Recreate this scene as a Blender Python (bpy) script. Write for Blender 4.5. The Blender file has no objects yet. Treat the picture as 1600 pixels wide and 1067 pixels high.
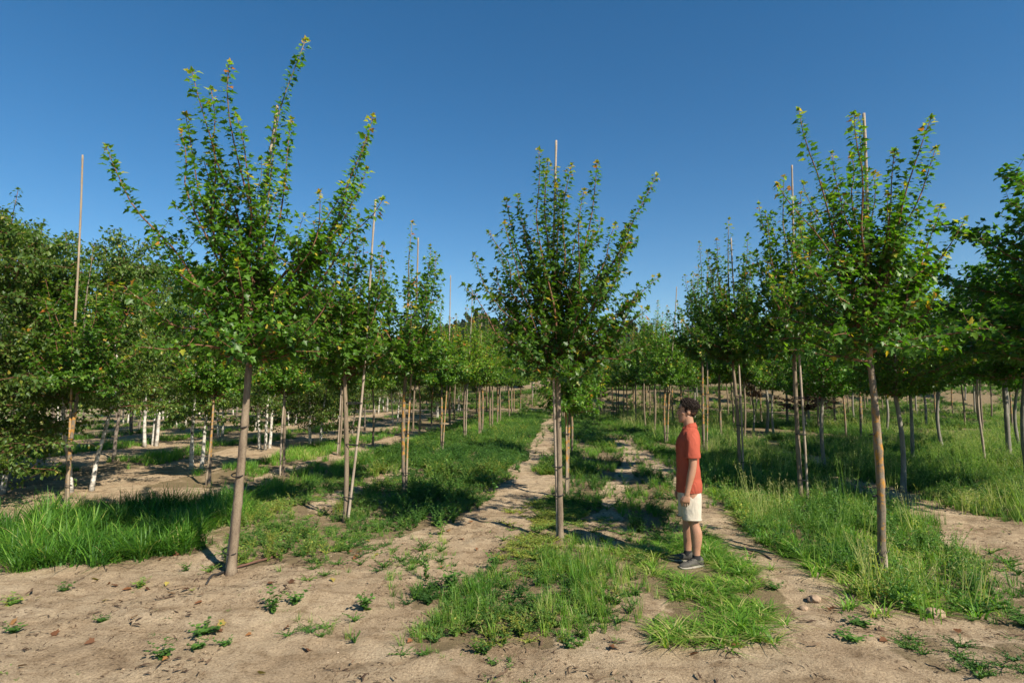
import bpy, math, random
import numpy as np
from mathutils import Vector, Matrix

scene = bpy.context.scene
COL = scene.collection
R = math.radians
HAZE = 0.00012

# ------------------------------------------------------------------ camera, sky, sun, exposure
CAM_H, PITCH, FPX = 1.9, R(4.6), 1600 * 20 / 36.0
cam_data = bpy.data.cameras.new("camera")
cam_data.lens = 20; cam_data.sensor_width = 36; cam_data.clip_start = 0.05; cam_data.clip_end = 6000
cam = bpy.data.objects.new("camera", cam_data); COL.objects.link(cam)
cam.location = (0, 0, CAM_H); cam.rotation_euler = (R(90) + PITCH, 0, 0)
scene.camera = cam

SUN_AZ, SUN_EL = R(137), R(40)          # clockwise from +Y
world = bpy.data.worlds.new("World"); scene.world = world; world.use_nodes = True
wn = world.node_tree.nodes; wl = world.node_tree.links
sky = wn.new("ShaderNodeTexSky"); sky.sky_type = 'NISHITA'; sky.sun_disc = False
sky.sun_elevation = SUN_EL; sky.sun_rotation = SUN_AZ
sky.air_density = 1.0; sky.dust_density = 0.0; sky.ozone_density = 3.0; sky.altitude = 300
hsv = wn.new("ShaderNodeHueSaturation"); hsv.inputs["Hue"].default_value = 0.496; hsv.inputs["Saturation"].default_value = 1.37   # the polarised blue of the photo's sky
wl.new(sky.outputs[0], hsv.inputs["Color"]); wl.new(hsv.outputs[0], wn["Background"].inputs[0]); wn["Background"].inputs[1].default_value = 0.067
sd = bpy.data.lights.new("sun", 'SUN'); sd.energy = 5.0; sd.angle = R(0.5); sd.color = (1.0, 0.91, 0.77)
sun = bpy.data.objects.new("sun", sd); COL.objects.link(sun)
sdir = Vector((math.sin(SUN_AZ) * math.cos(SUN_EL), math.cos(SUN_AZ) * math.cos(SUN_EL), math.sin(SUN_EL)))
sun.rotation_euler = sdir.to_track_quat('Z', 'Y').to_euler(); sun.location = sdir * 50
scene.view_settings.view_transform = 'Standard'; scene.view_settings.look = 'None'
scene.view_settings.exposure = 0.85; scene.view_settings.gamma = 1.0
scene.cycles.max_bounces = 6; scene.cycles.transparent_max_bounces = 4
scene.cycles.use_adaptive_sampling = True

# ------------------------------------------------------------------ measuring helpers (the plan of the place)
CP, SP = math.cos(PITCH), math.sin(PITCH)
def ray(px, py):
    u, v = (px - 800) / FPX, (533.5 - py) / FPX
    return np.array([u, CP - v * SP, SP + v * CP])
def ground(px, py):
    d = ray(px, py); k = -CAM_H / d[2]
    return np.array([d[0] * k, d[1] * k, 0.0])
def at(px, py, Y):
    d = ray(px, py); k = Y / d[1]
    return np.array([d[0] * k, Y, CAM_H + d[2] * k])

def vnoise(x, y, seed=0):
    x = np.asarray(x, float); y = np.asarray(y, float)
    ix, iy = np.floor(x), np.floor(y); fx, fy = x - ix, y - iy
    fx = fx * fx * (3 - 2 * fx); fy = fy * fy * (3 - 2 * fy)
    def h(a, b):
        s = np.sin(a * 127.1 + b * 311.7 + seed * 74.7) * 43758.5453
        return s - np.floor(s)
    return (h(ix, iy) * (1 - fx) + h(ix + 1, iy) * fx) * (1 - fy) + (h(ix, iy + 1) * (1 - fx) + h(ix + 1, iy + 1) * fx) * fy
def fbm(x, y, seed=0, o=4):
    s = 0; a = 0.5; t = 0
    for k in range(o):
        s = s + a * vnoise(x * 2 ** k, y * 2 ** k, seed + k * 7); t += a; a *= 0.5
    return s / t
def sstep(a, b, x):
    t = np.clip((x - a) / (b - a), 0, 1); return t * t * (3 - 2 * t)
def gz(x, y):
    x = np.asarray(x, float); y = np.asarray(y, float)
    z = (fbm(x * 0.5, y * 0.5, 3, 3) - 0.5) * 0.13
    near = 1 - sstep(14, 30, y)
    z = z + near * ((fbm(x * 2.6, y * 2.6, 5, 3) - 0.5) * 0.06 + (fbm(x * 9, y * 9, 9, 2) - 0.5) * 0.034)
    z = z + 1.6 * sstep(50, 62, y) * sstep(-20, 12, x) + 0.125 * np.maximum(y - 75, 0) * (1 - sstep(170, 240, y) * 0.5)
    z = z * 1.0 + sstep(70, 160, y) * (fbm(x * 0.012, y * 0.012, 21, 3) - 0.5) * 14
    return z
def on_ground(p): return np.array([p[0], p[1], float(gz(p[0], p[1]))])

# ------------------------------------------------------------------ materials
def newmat(name):
    m = bpy.data.materials.new(name); m.use_nodes = True
    nt = m.node_tree; return m, nt, nt.nodes, nt.links, nt.nodes["Principled BSDF"]
def ramp(N, stops):
    r = N.new("ShaderNodeValToRGB"); e = r.color_ramp.elements
    while len(e) > 1: e.remove(e[-1])
    e[0].position = stops[0][0]; e[0].color = (*stops[0][1], 1)
    for p, c in stops[1:]:
        q = e.new(p); q.color = (*c, 1)
    return r
def noise(N, L, scale, detail=4, rough=0.55, coord=None, dist=0.0):
    n = N.new("ShaderNodeTexNoise"); n.inputs["Scale"].default_value = scale; n.inputs["Detail"].default_value = detail
    n.inputs["Roughness"].default_value = rough; n.inputs["Distortion"].default_value = dist
    if coord is not None: L.new(coord, n.inputs["Vector"])
    return n
def leaf_mat(name, stops, transl=0.35, rough=0.45, spec=0.4, tcol=(0.35, 0.6, 0.05)):
    m, nt, N, L, P = newmat(name)
    a = N.new("ShaderNodeAttribute"); a.attribute_name = "tint"
    r = ramp(N, stops); L.new(a.outputs["Fac"], r.inputs[0])
    oi = N.new("ShaderNodeObjectInfo")
    hs = N.new("ShaderNodeHueSaturation")
    mr = N.new("ShaderNodeMapRange"); mr.inputs[3].default_value = 0.82; mr.inputs[4].default_value = 1.18
    L.new(oi.outputs["Random"], mr.inputs[0]); L.new(mr.outputs[0], hs.inputs["Value"]); L.new(r.outputs[0], hs.inputs["Color"])
    L.new(hs.outputs[0], P.inputs["Base Color"]); P.inputs["Roughness"].default_value = rough
    P.inputs["Specular IOR Level"].default_value = spec
    t = N.new("ShaderNodeBsdfTranslucent")
    mx = N.new("ShaderNodeMix"); mx.data_type = 'RGBA'; mx.blend_type = 'MULTIPLY'; mx.inputs[0].default_value = 1
    g = N.new("ShaderNodeMix"); g.data_type = 'RGBA'; g.blend_type = 'ADD'; g.inputs[0].default_value = 1
    L.new(hs.outputs[0], g.inputs[6]); L.new(hs.outputs[0], g.inputs[7])
    L.new(g.outputs[2], mx.inputs[6]); mx.inputs[7].default_value = (1.0, 1.15, 0.35, 1)
    L.new(mx.outputs[2], t.inputs[0])
    s = N.new("ShaderNodeMixShader"); s.inputs[0].default_value = transl
    L.new(P.outputs[0], s.inputs[1]); L.new(t.outputs[0], s.inputs[2])
    L.new(s.outputs[0], N["Material Output"].inputs[0])
    return m
def bark_mat(name, cols, scale=14, lichen=0.0, bump=0.5, stretch=(1, 1, 0.25), lcol=(0.42, 0.2, 0.025)):
    m, nt, N, L, P = newmat(name)
    tc = N.new("ShaderNodeTexCoord"); mp = N.new("ShaderNodeMapping"); mp.inputs["Scale"].default_value = stretch
    L.new(tc.outputs["Object"], mp.inputs[0])
    n = noise(N, L, scale, 7, 0.68, mp.outputs[0]); r = ramp(N, cols); L.new(n.outputs["Fac"], r.inputs[0])
    nb = noise(N, L, 75, 4, 0.6, tc.outputs["Object"]); rb = ramp(N, [(0.32, (0.62, 0.6, 0.58)), (0.5, (1, 1, 1)), (0.66, (1.05, 1.05, 1.05)), (0.72, (1.45, 1.42, 1.38))]); L.new(nb.outputs["Fac"], rb.inputs[0])
    mb = N.new("ShaderNodeMix"); mb.data_type = 'RGBA'; mb.blend_type = 'MULTIPLY'; mb.inputs[0].default_value = 0.8; L.new(r.outputs[0], mb.inputs[6]); L.new(rb.outputs[0], mb.inputs[7])
    col = mb.outputs[2]
    if lichen:
        n2 = noise(N, L, 13, 6, 0.72, tc.outputs["Object"]); sx = N.new("ShaderNodeSeparateXYZ"); L.new(tc.outputs["Object"], sx.inputs[0])
        hr = ramp(N, [(0.0, (0, 0, 0)), (0.12, (0, 0, 0)), (0.3, (1, 1, 1)), (0.6, (1, 1, 1)), (0.85, (0, 0, 0))])
        dv = N.new("ShaderNodeMath"); dv.operation = 'DIVIDE'; dv.inputs[1].default_value = 2.6; L.new(sx.outputs[2], dv.inputs[0]); L.new(dv.outputs[0], hr.inputs[0])
        ad = N.new("ShaderNodeMath"); ad.operation = 'MULTIPLY_ADD'; L.new(hr.outputs[0], ad.inputs[0]); ad.inputs[1].default_value = 0.11 * lichen; L.new(n2.outputs["Fac"], ad.inputs[2])
        rr = ramp(N, [(0.58, (0, 0, 0)), (0.70, (0.9, 0.9, 0.9))]); L.new(ad.outputs[0], rr.inputs[0])
        mx = N.new("ShaderNodeMix"); mx.data_type = 'RGBA'; L.new(rr.outputs[0], mx.inputs[0]); L.new(col, mx.inputs[6]); mx.inputs[7].default_value = (*lcol, 1)
        col = mx.outputs[2]
    L.new(col, P.inputs["Base Color"]); P.inputs["Roughness"].default_value = 0.85; P.inputs["Specular IOR Level"].default_value = 0.2
    b = N.new("ShaderNodeBump"); b.inputs["Strength"].default_value = bump; b.inputs["Distance"].default_value = 0.01
    L.new(n.outputs["Fac"], b.inputs["Height"]); L.new(b.outputs[0], P.inputs["Normal"])
    return m
def plain(name, col, rough=0.7, var=0.12, scale=60, bump=0.15, spec=0.3, dist=0.002):
    m, nt, N, L, P = newmat(name)
    tc = N.new("ShaderNodeTexCoord"); n = noise(N, L, scale, 4, 0.6, tc.outputs["Object"])
    r = ramp(N, [(0.25, tuple(c * (1 - var) for c in col)), (0.75, tuple(min(1, c * (1 + var)) for c in col))])
    L.new(n.outputs["Fac"], r.inputs[0]); L.new(r.outputs[0], P.inputs["Base Color"])
    P.inputs["Roughness"].default_value = rough; P.inputs["Specular IOR Level"].default_value = spec
    b = N.new("ShaderNodeBump"); b.inputs["Strength"].default_value = bump; b.inputs["Distance"].default_value = dist
    L.new(n.outputs["Fac"], b.inputs["Height"]); L.new(b.outputs[0], P.inputs["Normal"])
    return m

MAPLE = [(0, (0.0209, 0.058, 0.0085)), (0.35, (0.0499, 0.1218, 0.0123)), (0.62, (0.0951, 0.1914, 0.0181)), (0.82, (0.1798, 0.2784, 0.0304)), (0.9, (0.348, 0.3016, 0.0333)), (0.96, (0.4408, 0.2784, 0.0333)), (1, (0.3712, 0.116, 0.0285))]
BIRCH = [(0, (0.026, 0.0603, 0.0114)), (0.4, (0.0684, 0.1299, 0.0218)), (0.7, (0.1298, 0.1972, 0.0314)), (0.92, (0.236, 0.261, 0.0427)), (1, (0.4012, 0.29, 0.0427))]
LINDEN = [(0, (0.0225, 0.066, 0.01)), (0.4, (0.0562, 0.15, 0.016)), (0.75, (0.125, 0.252, 0.026)), (1, (0.2375, 0.348, 0.045))]
GRASS = [(0, (0.026, 0.0842, 0.0108)), (0.4, (0.07, 0.1782, 0.018)), (0.7, (0.14, 0.27, 0.0288)), (0.85, (0.25, 0.324, 0.054)), (1, (0.42, 0.378, 0.162))]
DULLG = [(0, (0.032, 0.0864, 0.0162)), (0.4, (0.075, 0.1566, 0.027)), (0.7, (0.14, 0.2322, 0.045)), (0.85, (0.23, 0.2808, 0.0765)), (1, (0.36, 0.3456, 0.153))]
M = {
 'maple_leaf': leaf_mat('maple_leaf', MAPLE, 0.36),
 'birch_leaf': leaf_mat('birch_leaf', BIRCH, 0.36),
 'linden_leaf': leaf_mat('linden_leaf', LINDEN, 0.4),
 'purple_leaf': leaf_mat('purple_leaf', [(0, (0.02, 0.012, 0.012)), (0.6, (0.06, 0.025, 0.022)), (1, (0.13, 0.05, 0.035))], 0.25),
 'rust_leaf': leaf_mat('rust_leaf', [(0, (0.06, 0.03, 0.015)), (0.6, (0.2, 0.075, 0.035)), (1, (0.3, 0.13, 0.06))], 0.25),
 'hill_leaf': leaf_mat('hill_leaf', [(0, (0.02, 0.04, 0.015)), (0.6, (0.045, 0.075, 0.028)), (1, (0.09, 0.12, 0.045))], 0.2),
 'grass': leaf_mat('grass', GRASS, 0.3, 0.5, 0.3),
 'dull_grass': leaf_mat('dull_grass', DULLG, 0.3, 0.6, 0.2),
 'weed': leaf_mat('weed', [(0, (0.022, 0.07, 0.016)), (0.5, (0.065, 0.15, 0.028)), (0.8, (0.14, 0.24, 0.045)), (1, (0.3, 0.3, 0.06))], 0.3, 0.55, 0.25),
 'bark': bark_mat('bark', [(0.3, (0.10, 0.075, 0.055)), (0.5, (0.19, 0.145, 0.10)), (0.7, (0.265, 0.212, 0.15))]),
 'bark_lichen': bark_mat('bark_lichen', [(0.3, (0.10, 0.08, 0.06)), (0.5, (0.18, 0.145, 0.105)), (0.7, (0.26, 0.215, 0.16))], lichen=0.9),
 'bark_grey': bark_mat('bark_grey', [(0.3, (0.12, 0.11, 0.09)), (0.5, (0.2, 0.185, 0.15)), (0.7, (0.3, 0.27, 0.225))]),
 'twig': bark_mat('twig', [(0.3, (0.11, 0.05, 0.03)), (0.7, (0.23, 0.12, 0.07))], 20, bump=0.2),
 'birch_bark': bark_mat('birch_bark', [(0.36, (0.05, 0.045, 0.04)), (0.42, (0.36, 0.335, 0.29)), (0.56, (0.60, 0.565, 0.50)), (0.8, (0.78, 0.75, 0.7))], 11, bump=0.3, stretch=(0.55, 0.55, 1.3)),
 'birch_dark': bark_mat('birch_dark', [(0.3, (0.05, 0.04, 0.03)), (0.5, (0.16, 0.13, 0.105)), (0.7, (0.32, 0.28, 0.24))], 11, stretch=(0.6, 0.6, 1.2)),
 'bamboo': bark_mat('bamboo', [(0.3, (0.21, 0.16, 0.12)), (0.5, (0.32, 0.26, 0.2)), (0.75, (0.43, 0.365, 0.29))], 18, bump=0.15, stretch=(1, 1, 0.1)),
 'bamboo_lichen': bark_mat('bamboo_lichen', [(0.3, (0.19, 0.15, 0.10)), (0.5, (0.29, 0.23, 0.16)), (0.75, (0.38, 0.31, 0.23))], 18, 1.15, bump=0.15, stretch=(1, 1, 0.1)),
 'tie': plain('tie', (0.02, 0.02, 0.022), 0.6),
 'hose': plain('hose', (0.035, 0.032, 0.03), 0.6),
 'hose_dusty': plain('hose_dusty', (0.12, 0.062, 0.042), 0.75, 0.3),
 'clod': plain('clod', (0.30, 0.215, 0.145), 0.95, 0.3, 30, 0.6, 0.1, 0.01),
 'litter': leaf_mat('litter', [(0, (0.05, 0.032, 0.022)), (0.6, (0.14, 0.095, 0.06)), (1, (0.36, 0.27, 0.17))], 0.05, 0.8, 0.1),
 'dead_leaf': leaf_mat('dead_leaf', [(0, (0.10, 0.05, 0.028)), (0.4, (0.25, 0.105, 0.045)), (0.7, (0.30, 0.2, 0.06)), (1, (0.27, 0.235, 0.055))], 0.2, 0.6, 0.2),
}

# ------------------------------------------------------------------ mesh helpers
def obj_from(name, V, F, mat, parent=None, tint=None, smooth=False, Q=None):
    V = np.asarray(V, np.float32).reshape(-1, 3); F = np.asarray(F, np.int32).reshape(-1, 3)
    me = bpy.data.meshes.new(name)
    me.vertices.add(len(V)); me.vertices.foreach_set("co", V.ravel())
    nq = 0 if Q is None else len(Q)
    me.loops.add(len(F) * 3 + nq * 4); me.polygons.add(len(F) + nq)
    li = F.ravel() if nq == 0 else np.concatenate([F.ravel(), np.asarray(Q, np.int32).ravel()])
    me.loops.foreach_set("vertex_index", li.astype(np.int32))
    ls = np.concatenate([np.arange(len(F)) * 3, len(F) * 3 + np.arange(nq) * 4]).astype(np.int32)
    me.polygons.foreach_set("loop_start", ls)
    me.update(calc_edges=True); me.validate()
    if smooth: me.polygons.foreach_set("use_smooth", np.ones(len(me.polygons), bool))
    if tint is not None and len(me.vertices) == len(tint):
        a = me.attributes.new("tint", 'FLOAT', 'POINT'); a.data.foreach_set("value", np.clip(np.asarray(tint, np.float32), 0, 1))
    me.materials.append(mat)
    o = bpy.data.objects.new(name, me); COL.objects.link(o)
    if parent is not None: o.parent = parent
    return o
def tag(o, label=None, cat=None, group=None, kind=None):
    if label: o["label"] = label
    if cat: o["category"] = cat
    if group: o["group"] = group
    if kind: o["kind"] = kind
    return o
def thing(name, label, cat, loc=(0, 0, 0), rz=0.0, group=None):
    o = bpy.data.objects.new(name, None); COL.objects.link(o); o.empty_display_size = 0.1
    o.location = tuple(float(c) for c in loc); o.rotation_euler = (0, 0, rz)
    return tag(o, label, cat, group)
def dup(root, loc, rz, scale, label, group=None, mats=None):
    r = root.copy(); COL.objects.link(r); r.location = tuple(float(c) for c in loc); r.rotation_euler = (0, 0, rz); r.scale = scale
    r["label"] = label
    if group: r["group"] = group
    for ch in root.children:
        c = ch.copy(); COL.objects.link(c); c.parent = r
        for g in ch.children:
            d = g.copy(); COL.objects.link(d); d.parent = c
    return r
class Geo:
    def __init__(s): s.V = []; s.F = []; s.n = 0
    def add(s, V, F):
        s.V.append(np.asarray(V, float)); s.F.append(np.asarray(F, int) + s.n); s.n += len(V)
    def tube(s, pts, rad, sides=6, cap=True):
        pts = np.asarray(pts, float); n = len(pts); rad = np.broadcast_to(np.asarray(rad, float), (n,))
        t = np.gradient(pts, axis=0); t /= np.linalg.norm(t, axis=1)[:, None] + 1e-9
        ref = np.array([0.31, 0.95, 0.05]) if abs(t[0][2]) > 0.7 else np.array([0, 0, 1.0])
        a = np.cross(t, ref); a /= np.linalg.norm(a, axis=1)[:, None] + 1e-9; b = np.cross(t, a)
        th = np.arange(sides) * 2 * math.pi / sides
        V = pts[:, None] + rad[:, None, None] * (np.cos(th)[None, :, None] * a[:, None] + np.sin(th)[None, :, None] * b[:, None])
        V = V.reshape(-1, 3); F = []
        for i in range(n - 1):
            for j in range(sides):
                p, q = i * sides + j, i * sides + (j + 1) % sides
                F += [(p, q, q + sides), (p, q + sides, p + sides)]
        if cap:
            for j in range(1, sides - 1):
                F.append((0, j + 1, j)); o = (n - 1) * sides; F.append((o, o + j, o + j + 1))
        s.add(V, F)
    def arr(s):
        if not s.V: return np.zeros((0, 3)), np.zeros((0, 3), int)
        return np.concatenate(s.V), np.concatenate(s.F)
def nrm(v): return v / (np.linalg.norm(v, axis=-1, keepdims=True) + 1e-9)

# leaf shapes: x across, y along, z up; two halves folded along the midrib
def mirror_leaf(half_pts, mid_pts, tris, fold=0.22, curl=0.18):
    mid = [(0, y) for y in mid_pts]; nm = len(mid); nh = len(half_pts)
    P = mid + half_pts + [(-x, y) for x, y in half_pts]
    V = np.array([(x, y, abs(x) * fold - curl * y * y) for x, y in P]); F = []
    for t in tris:
        F.append(t); F.append(tuple((i + nh if i >= nm else i) for i in reversed(t)))
    return V, np.array(F)
MAPLE_LEAF = mirror_leaf([(0.30, -0.08), (0.27, 0.14), (0.56, 0.36), (0.24, 0.46), (0.22, 0.64)], [0, 0.42, 1.0],
                         [(0, 3, 4), (0, 4, 1), (4, 5, 6), (4, 6, 1), (6, 7, 1), (1, 7, 2)])
MAPLE_SIMPLE = mirror_leaf([(0.33, -0.02), (0.5, 0.38), (0.2, 0.5)], [0, 1.0], [(0, 2, 4), (2, 3, 4), (0, 4, 1)])
BIRCH_LEAF = mirror_leaf([(0.34, 0.2), (0.3, 0.5)], [0, 1.0], [(0, 2, 3), (0, 3, 1)], 0.3)
LINDEN_LEAF = mirror_leaf([(0.26, -0.12), (0.48, 0.22), (0.36, 0.62)], [0, 1.0], [(0, 2, 3), (0, 3, 4), (0, 4, 1)], 0.25)

class Leaves:
    def __init__(s): s.p = []; s.d = []; s.n = []; s.s = []; s.t = []
    def add(s, p, d, n, size, tint): s.p.append(p); s.d.append(d); s.n.append(n); s.s.append(size); s.t.append(tint)
    def arr(s, leaf):
        LV, LF = leaf
        p = np.concatenate(s.p); d = nrm(np.concatenate(s.d)); n = np.concatenate(s.n); sz = np.concatenate(s.s); t = np.concatenate(s.t)
        x = nrm(np.cross(d, n)); n = np.cross(x, d)
        V = p[:, None] + sz[:, None, None] * (LV[None, :, 0:1] * x[:, None] + LV[None, :, 1:2] * d[:, None] + LV[None, :, 2:3] * n[:, None])
        k = len(LV); F = LF[None] + (np.arange(len(p)) * k)[:, None, None]
        return V.reshape(-1, 3), F.reshape(-1, 3), np.repeat(t, k)

def bez(S, C, T, n):
    u = np.linspace(0, 1, n)[:, None]; return (1 - u) ** 2 * S + 2 * u * (1 - u) * C + u ** 2 * T
def wob(pts, rng, amp):
    n = len(pts); w = rng.normal(0, 1, (5, 3)); u = np.linspace(0, 4, n)
    k = np.stack([np.interp(u, range(5), w[:, j]) for j in range(3)], 1); k *= (np.linspace(0, 1, n) * 1.0)[:, None] ** 0.7
    return pts + amp * k * np.sin(np.linspace(0, math.pi, n))[:, None]
def leafy(lv, pts, rng, frm, spacing, size, pet, tmean=0.42, tsd=0.16, tipcol=True, droop=0.25, pairs=2):
    seg = np.linalg.norm(np.diff(pts, axis=0), axis=1); cum = np.concatenate([[0], np.cumsum(seg)]); Ltot = cum[-1]
    s = np.arange(Ltot * frm, Ltot, spacing)
    if len(s) == 0: return
    s = np.clip(s + rng.normal(0, spacing * 0.2, len(s)), 0, Ltot)
    p = np.stack([np.interp(s, cum, pts[:, j]) for j in range(3)], 1)
    tg = np.gradient(pts, axis=0); tg = nrm(np.stack([np.interp(s, cum, tg[:, j]) for j in range(3)], 1))
    up = np.array([0, 0, 1.0]); ref = np.array([0.3, 0.8, 0.1])
    a = nrm(np.cross(tg, ref)); b = np.cross(tg, a)
    for k in range(pairs):
        phi = np.arange(len(s)) * math.pi / 2 + k * 2 * math.pi / pairs + rng.normal(0, 0.45, len(s))
        u = np.cos(phi)[:, None] * a + np.sin(phi)[:, None] * b
        fr = (s / Ltot)
        d = u * 0.9 + tg * rng.uniform(0.1, 0.6, (len(s), 1)) + np.array([0, 0, -1.0]) * rng.uniform(-0.1, 2 * droop, (len(s), 1))
        n = up * 0.9 + tg * 0.35 + rng.normal(0, 0.38, (len(s), 3))
        sz = size * rng.uniform(0.45, 1.25, len(s)) * np.where(fr > 0.96, 0.8, 1.0)
        t = rng.normal(tmean, tsd, len(s)); t = np.clip(t, 0, 0.85)
        t = np.where(rng.random(len(s)) < 0.022, rng.uniform(0.86, 0.98, len(s)), t)
        if tipcol: t = np.where(s > Ltot - 0.07, rng.uniform(0.72, 1.0, len(s)), np.where(s > Ltot - 0.22, t + 0.18, t))
        lv.add(p + u * pet * rng.uniform(0.4, 1.7, (len(s), 1)) * (sz / size)[:, None], d, n, sz, t)
    # terminal cluster
    m = 9; q = nrm(rng.normal(0, 1, (m, 3)) + tg[-1] * 1.1)
    lv.add(np.repeat(pts[-1][None], m, 0), q, np.repeat(up[None], m, 0) + rng.normal(0, 0.3, (m, 3)), size * rng.uniform(0.5, 0.85, m), (rng.uniform(0.6, 0.99, m) if tipcol else rng.uniform(0.4, 0.8, m)))

# ------------------------------------------------------------------ where things grow (measured on the ground plan)
def poly(*px): return np.array([ground(x, y)[:2] for x, y in px])
def inside(P, x, y):
    c = np.zeros(len(x), bool); n = len(P)
    for i in range(n):
        x1, y1 = P[i]; x2, y2 = P[(i + 1) % n]
        k = ((y1 > y) != (y2 > y)) & (x < (x2 - x1) * (y - y1) / (y2 - y1 + 1e-12) + x1); c ^= k
    return c
def sample(P, per_m2, rng, warp=0.25, thr=0.0, nscale=2.2, seed=1, soft=0.12):
    lo, hi = P.min(0) - 0.4, P.max(0) + 0.4
    n = int((hi - lo).prod() * per_m2); x = rng.uniform(lo[0], hi[0], n); y = rng.uniform(lo[1], hi[1], n)
    wx = x + (fbm(x * 1.6, y * 1.6, seed + 40) - 0.5) * 4 * warp; wy = y + (fbm(x * 1.6, y * 1.6, seed + 50) - 0.5) * 4 * warp
    wx = wx + rng.normal(0, 0.11, n); wy = wy + rng.normal(0, 0.13, n)
    k = inside(P, wx, wy)
    if thr > 0: k &= fbm(x * nscale, y * nscale * 0.55, seed, 3) + rng.normal(0, soft * 0.5, n) > thr
    return x[k], y[k]
LONG = poly((-60, 835), (60, 818), (180, 800), (300, 795), (350, 790), (352, 815), (330, 850), (240, 872), (150, 880), (20, 888), (-60, 880))
WEED_L = poly((380, 770), (500, 745), (620, 720), (640, 700), (700, 680), (840, 645), (858, 652), (842, 690), (800, 745), (730, 800), (640, 835), (560, 835), (520, 870), (440, 880), (370, 890), (352, 870))
WEED_BUSH = poly((630, 770), (655, 730), (760, 690), (835, 655), (850, 680), (815, 745), (745, 795), (690, 825), (610, 810))
CLUMP_C = poly((640, 960), (655, 930), (760, 900), (800, 880), (850, 850), (940, 850), (985, 905), (990, 950), (930, 985), (800, 1000), (690, 1000))
LOW_C = poly((780, 850), (800, 800), (860, 780), (960, 800), (980, 860), (920, 890), (820, 900))
STRIP_C = poly((870, 790), (880, 720), (870, 650), (1040, 650), (1062, 760), (1060, 860), (1000, 860), (960, 800), (900, 800))
CRAB = poly((985, 870), (1040, 850), (1120, 840), (1190, 880), (1205, 920), (1225, 955), (1200, 985), (1130, 1005), (1050, 1000), (1020, 950), (1040, 920))
STRIP_R = poly((1105, 800), (1100, 700), (1180, 690), (1260, 740), (1330, 770), (1420, 800), (1490, 860), (1545, 930), (1500, 960), (1400, 955), (1310, 935), (1240, 890), (1160, 830))
FIELD_R = poly((1300, 740), (1440, 770), (1500, 800), (1650, 830), (2000, 840), (1900, 720), (1600, 680), (1300, 690))
LOW_R = poly((1370, 1010), (1480, 1005), (1620, 1030), (1700, 1080), (1560, 1070), (1430, 1040))
SIDE_R = poly((1440, 900), (1530, 860), (1620, 880), (1700, 960), (1620, 1010), (1530, 970))
PATCH_S = [poly((470, 885), (540, 835), (600, 850), (560, 880), (500, 905)), poly((615, 890), (640, 860), (690, 840), (700, 875), (650, 905)),
           poly((640, 1010), (700, 975), (720, 990), (690, 1010)), poly((640, 960), (700, 930), (740, 940), (700, 985), (650, 985)), poly((430, 985), (480, 965), (540, 970), (610, 965), (600, 985), (500, 995))]
BIRCHG = poly((-60, 700), (330, 650), (640, 640), (640, 665), (520, 700), (330, 745), (100, 780), (-60, 790))
MIDL = poly((350, 780), (420, 745), (540, 712), (640, 690), (700, 665), (850, 640), (830, 665), (700, 690), (640, 720), (520, 750), (420, 785), (350, 800))

TRACKS = [(poly(*q), w) for q, w in (([(690, 900), (760, 840), (800, 775), (842, 715), (858, 655)], .36), ([(955, 685), (1010, 715), (1060, 755), (1130, 825), (1200, 885), (1290, 950)], .25),
    ([(1430, 790), (1530, 815), (1640, 850), (1720, 880)], .3), ([(500, 795), (560, 762), (620, 735), (700, 700)], .24), ([(930, 860), (960, 780), (985, 720), (985, 680)], .2))]
def on_track(x, y):                        # bare wheel tracks and footpaths between the rows
    hit = np.zeros(len(x), bool)
    for P, w in TRACKS:
        d = np.full(len(x), 9e9)
        for (ax, ay), (bx, by) in zip(P[:-1], P[1:]):
            t = np.clip(((x - ax) * (bx - ax) + (y - ay) * (by - ay)) / ((bx - ax) ** 2 + (by - ay) ** 2), 0, 1); d = np.minimum(d, np.hypot(x - ax - t * (bx - ax), y - ay - t * (by - ay)))
        hit |= d < w * (-0.15 + 2.1 * fbm(x * 1.2, y * 0.9, 95, 3))
    return hit

# ------------------------------------------------------------------ ground
def axis(fine_lo, fine_hi, step, far_lo, far_hi, g):
    a = list(np.arange(fine_lo, fine_hi, step)); s = step; p = a[-1]
    while p < far_hi: s *= g; p += s; a.append(p)
    s = step; p = a[0]; pre = []
    while p > far_lo: s *= g; p -= s; pre.append(p)
    return np.array(pre[::-1] + a)
gx = axis(-8.5, 8.5, 0.055, -700, 700, 1.05); gy = axis(1.8, 11.5, 0.055, -60, 520, 1.035)
GX, GY = np.meshgrid(gx, gy); gxf, gyf = GX.ravel(), GY.ravel()
def veg_shade_mask(x, y):
    wx = x + (fbm(x * 1.6, y * 1.6, 91) - 0.5) * 0.9; wy = y + (fbm(x * 1.6, y * 1.6, 92) - 0.5) * 0.9
    v = np.zeros(len(x))
    for P, w in ((LONG, 1), (WEED_L, .75), (WEED_BUSH, 1), (CLUMP_C, .8), (LOW_C, .7), (STRIP_C, .9), (CRAB, .85), (STRIP_R, 1), (FIELD_R, 1), (LOW_R, .6), (SIDE_R, .55), (MIDL, .9)):
        v = np.maximum(v, inside(P, wx, wy) * w)
    far = sstep(13, 20, y) * np.where(x > -4.5 + 0.05 * y, 0.95, 0.12) * (1 - sstep(46, 50, y))
    v = np.maximum(v, far)
    strip = (np.abs(((x - 0.1 * y + 9.3) % 3.6) - 1.8) < 0.7) * (x < -4.5 + 0.05 * y) * (y > 11) * 0.8
    v = np.maximum(v, strip)
    v = np.maximum(v, sstep(49.5, 51, y) * (y < 76) * 0.98)  # scrubby terrace soil, also coloured darker to stand in for tree shade
    v = np.where(on_track(x, y), v * 0.15, v)
    v = np.where(y > 75, 0.6 + 0.4 * (fbm(x * 0.05, y * 0.05, 8) > 0.4), v)
    return v
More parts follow.
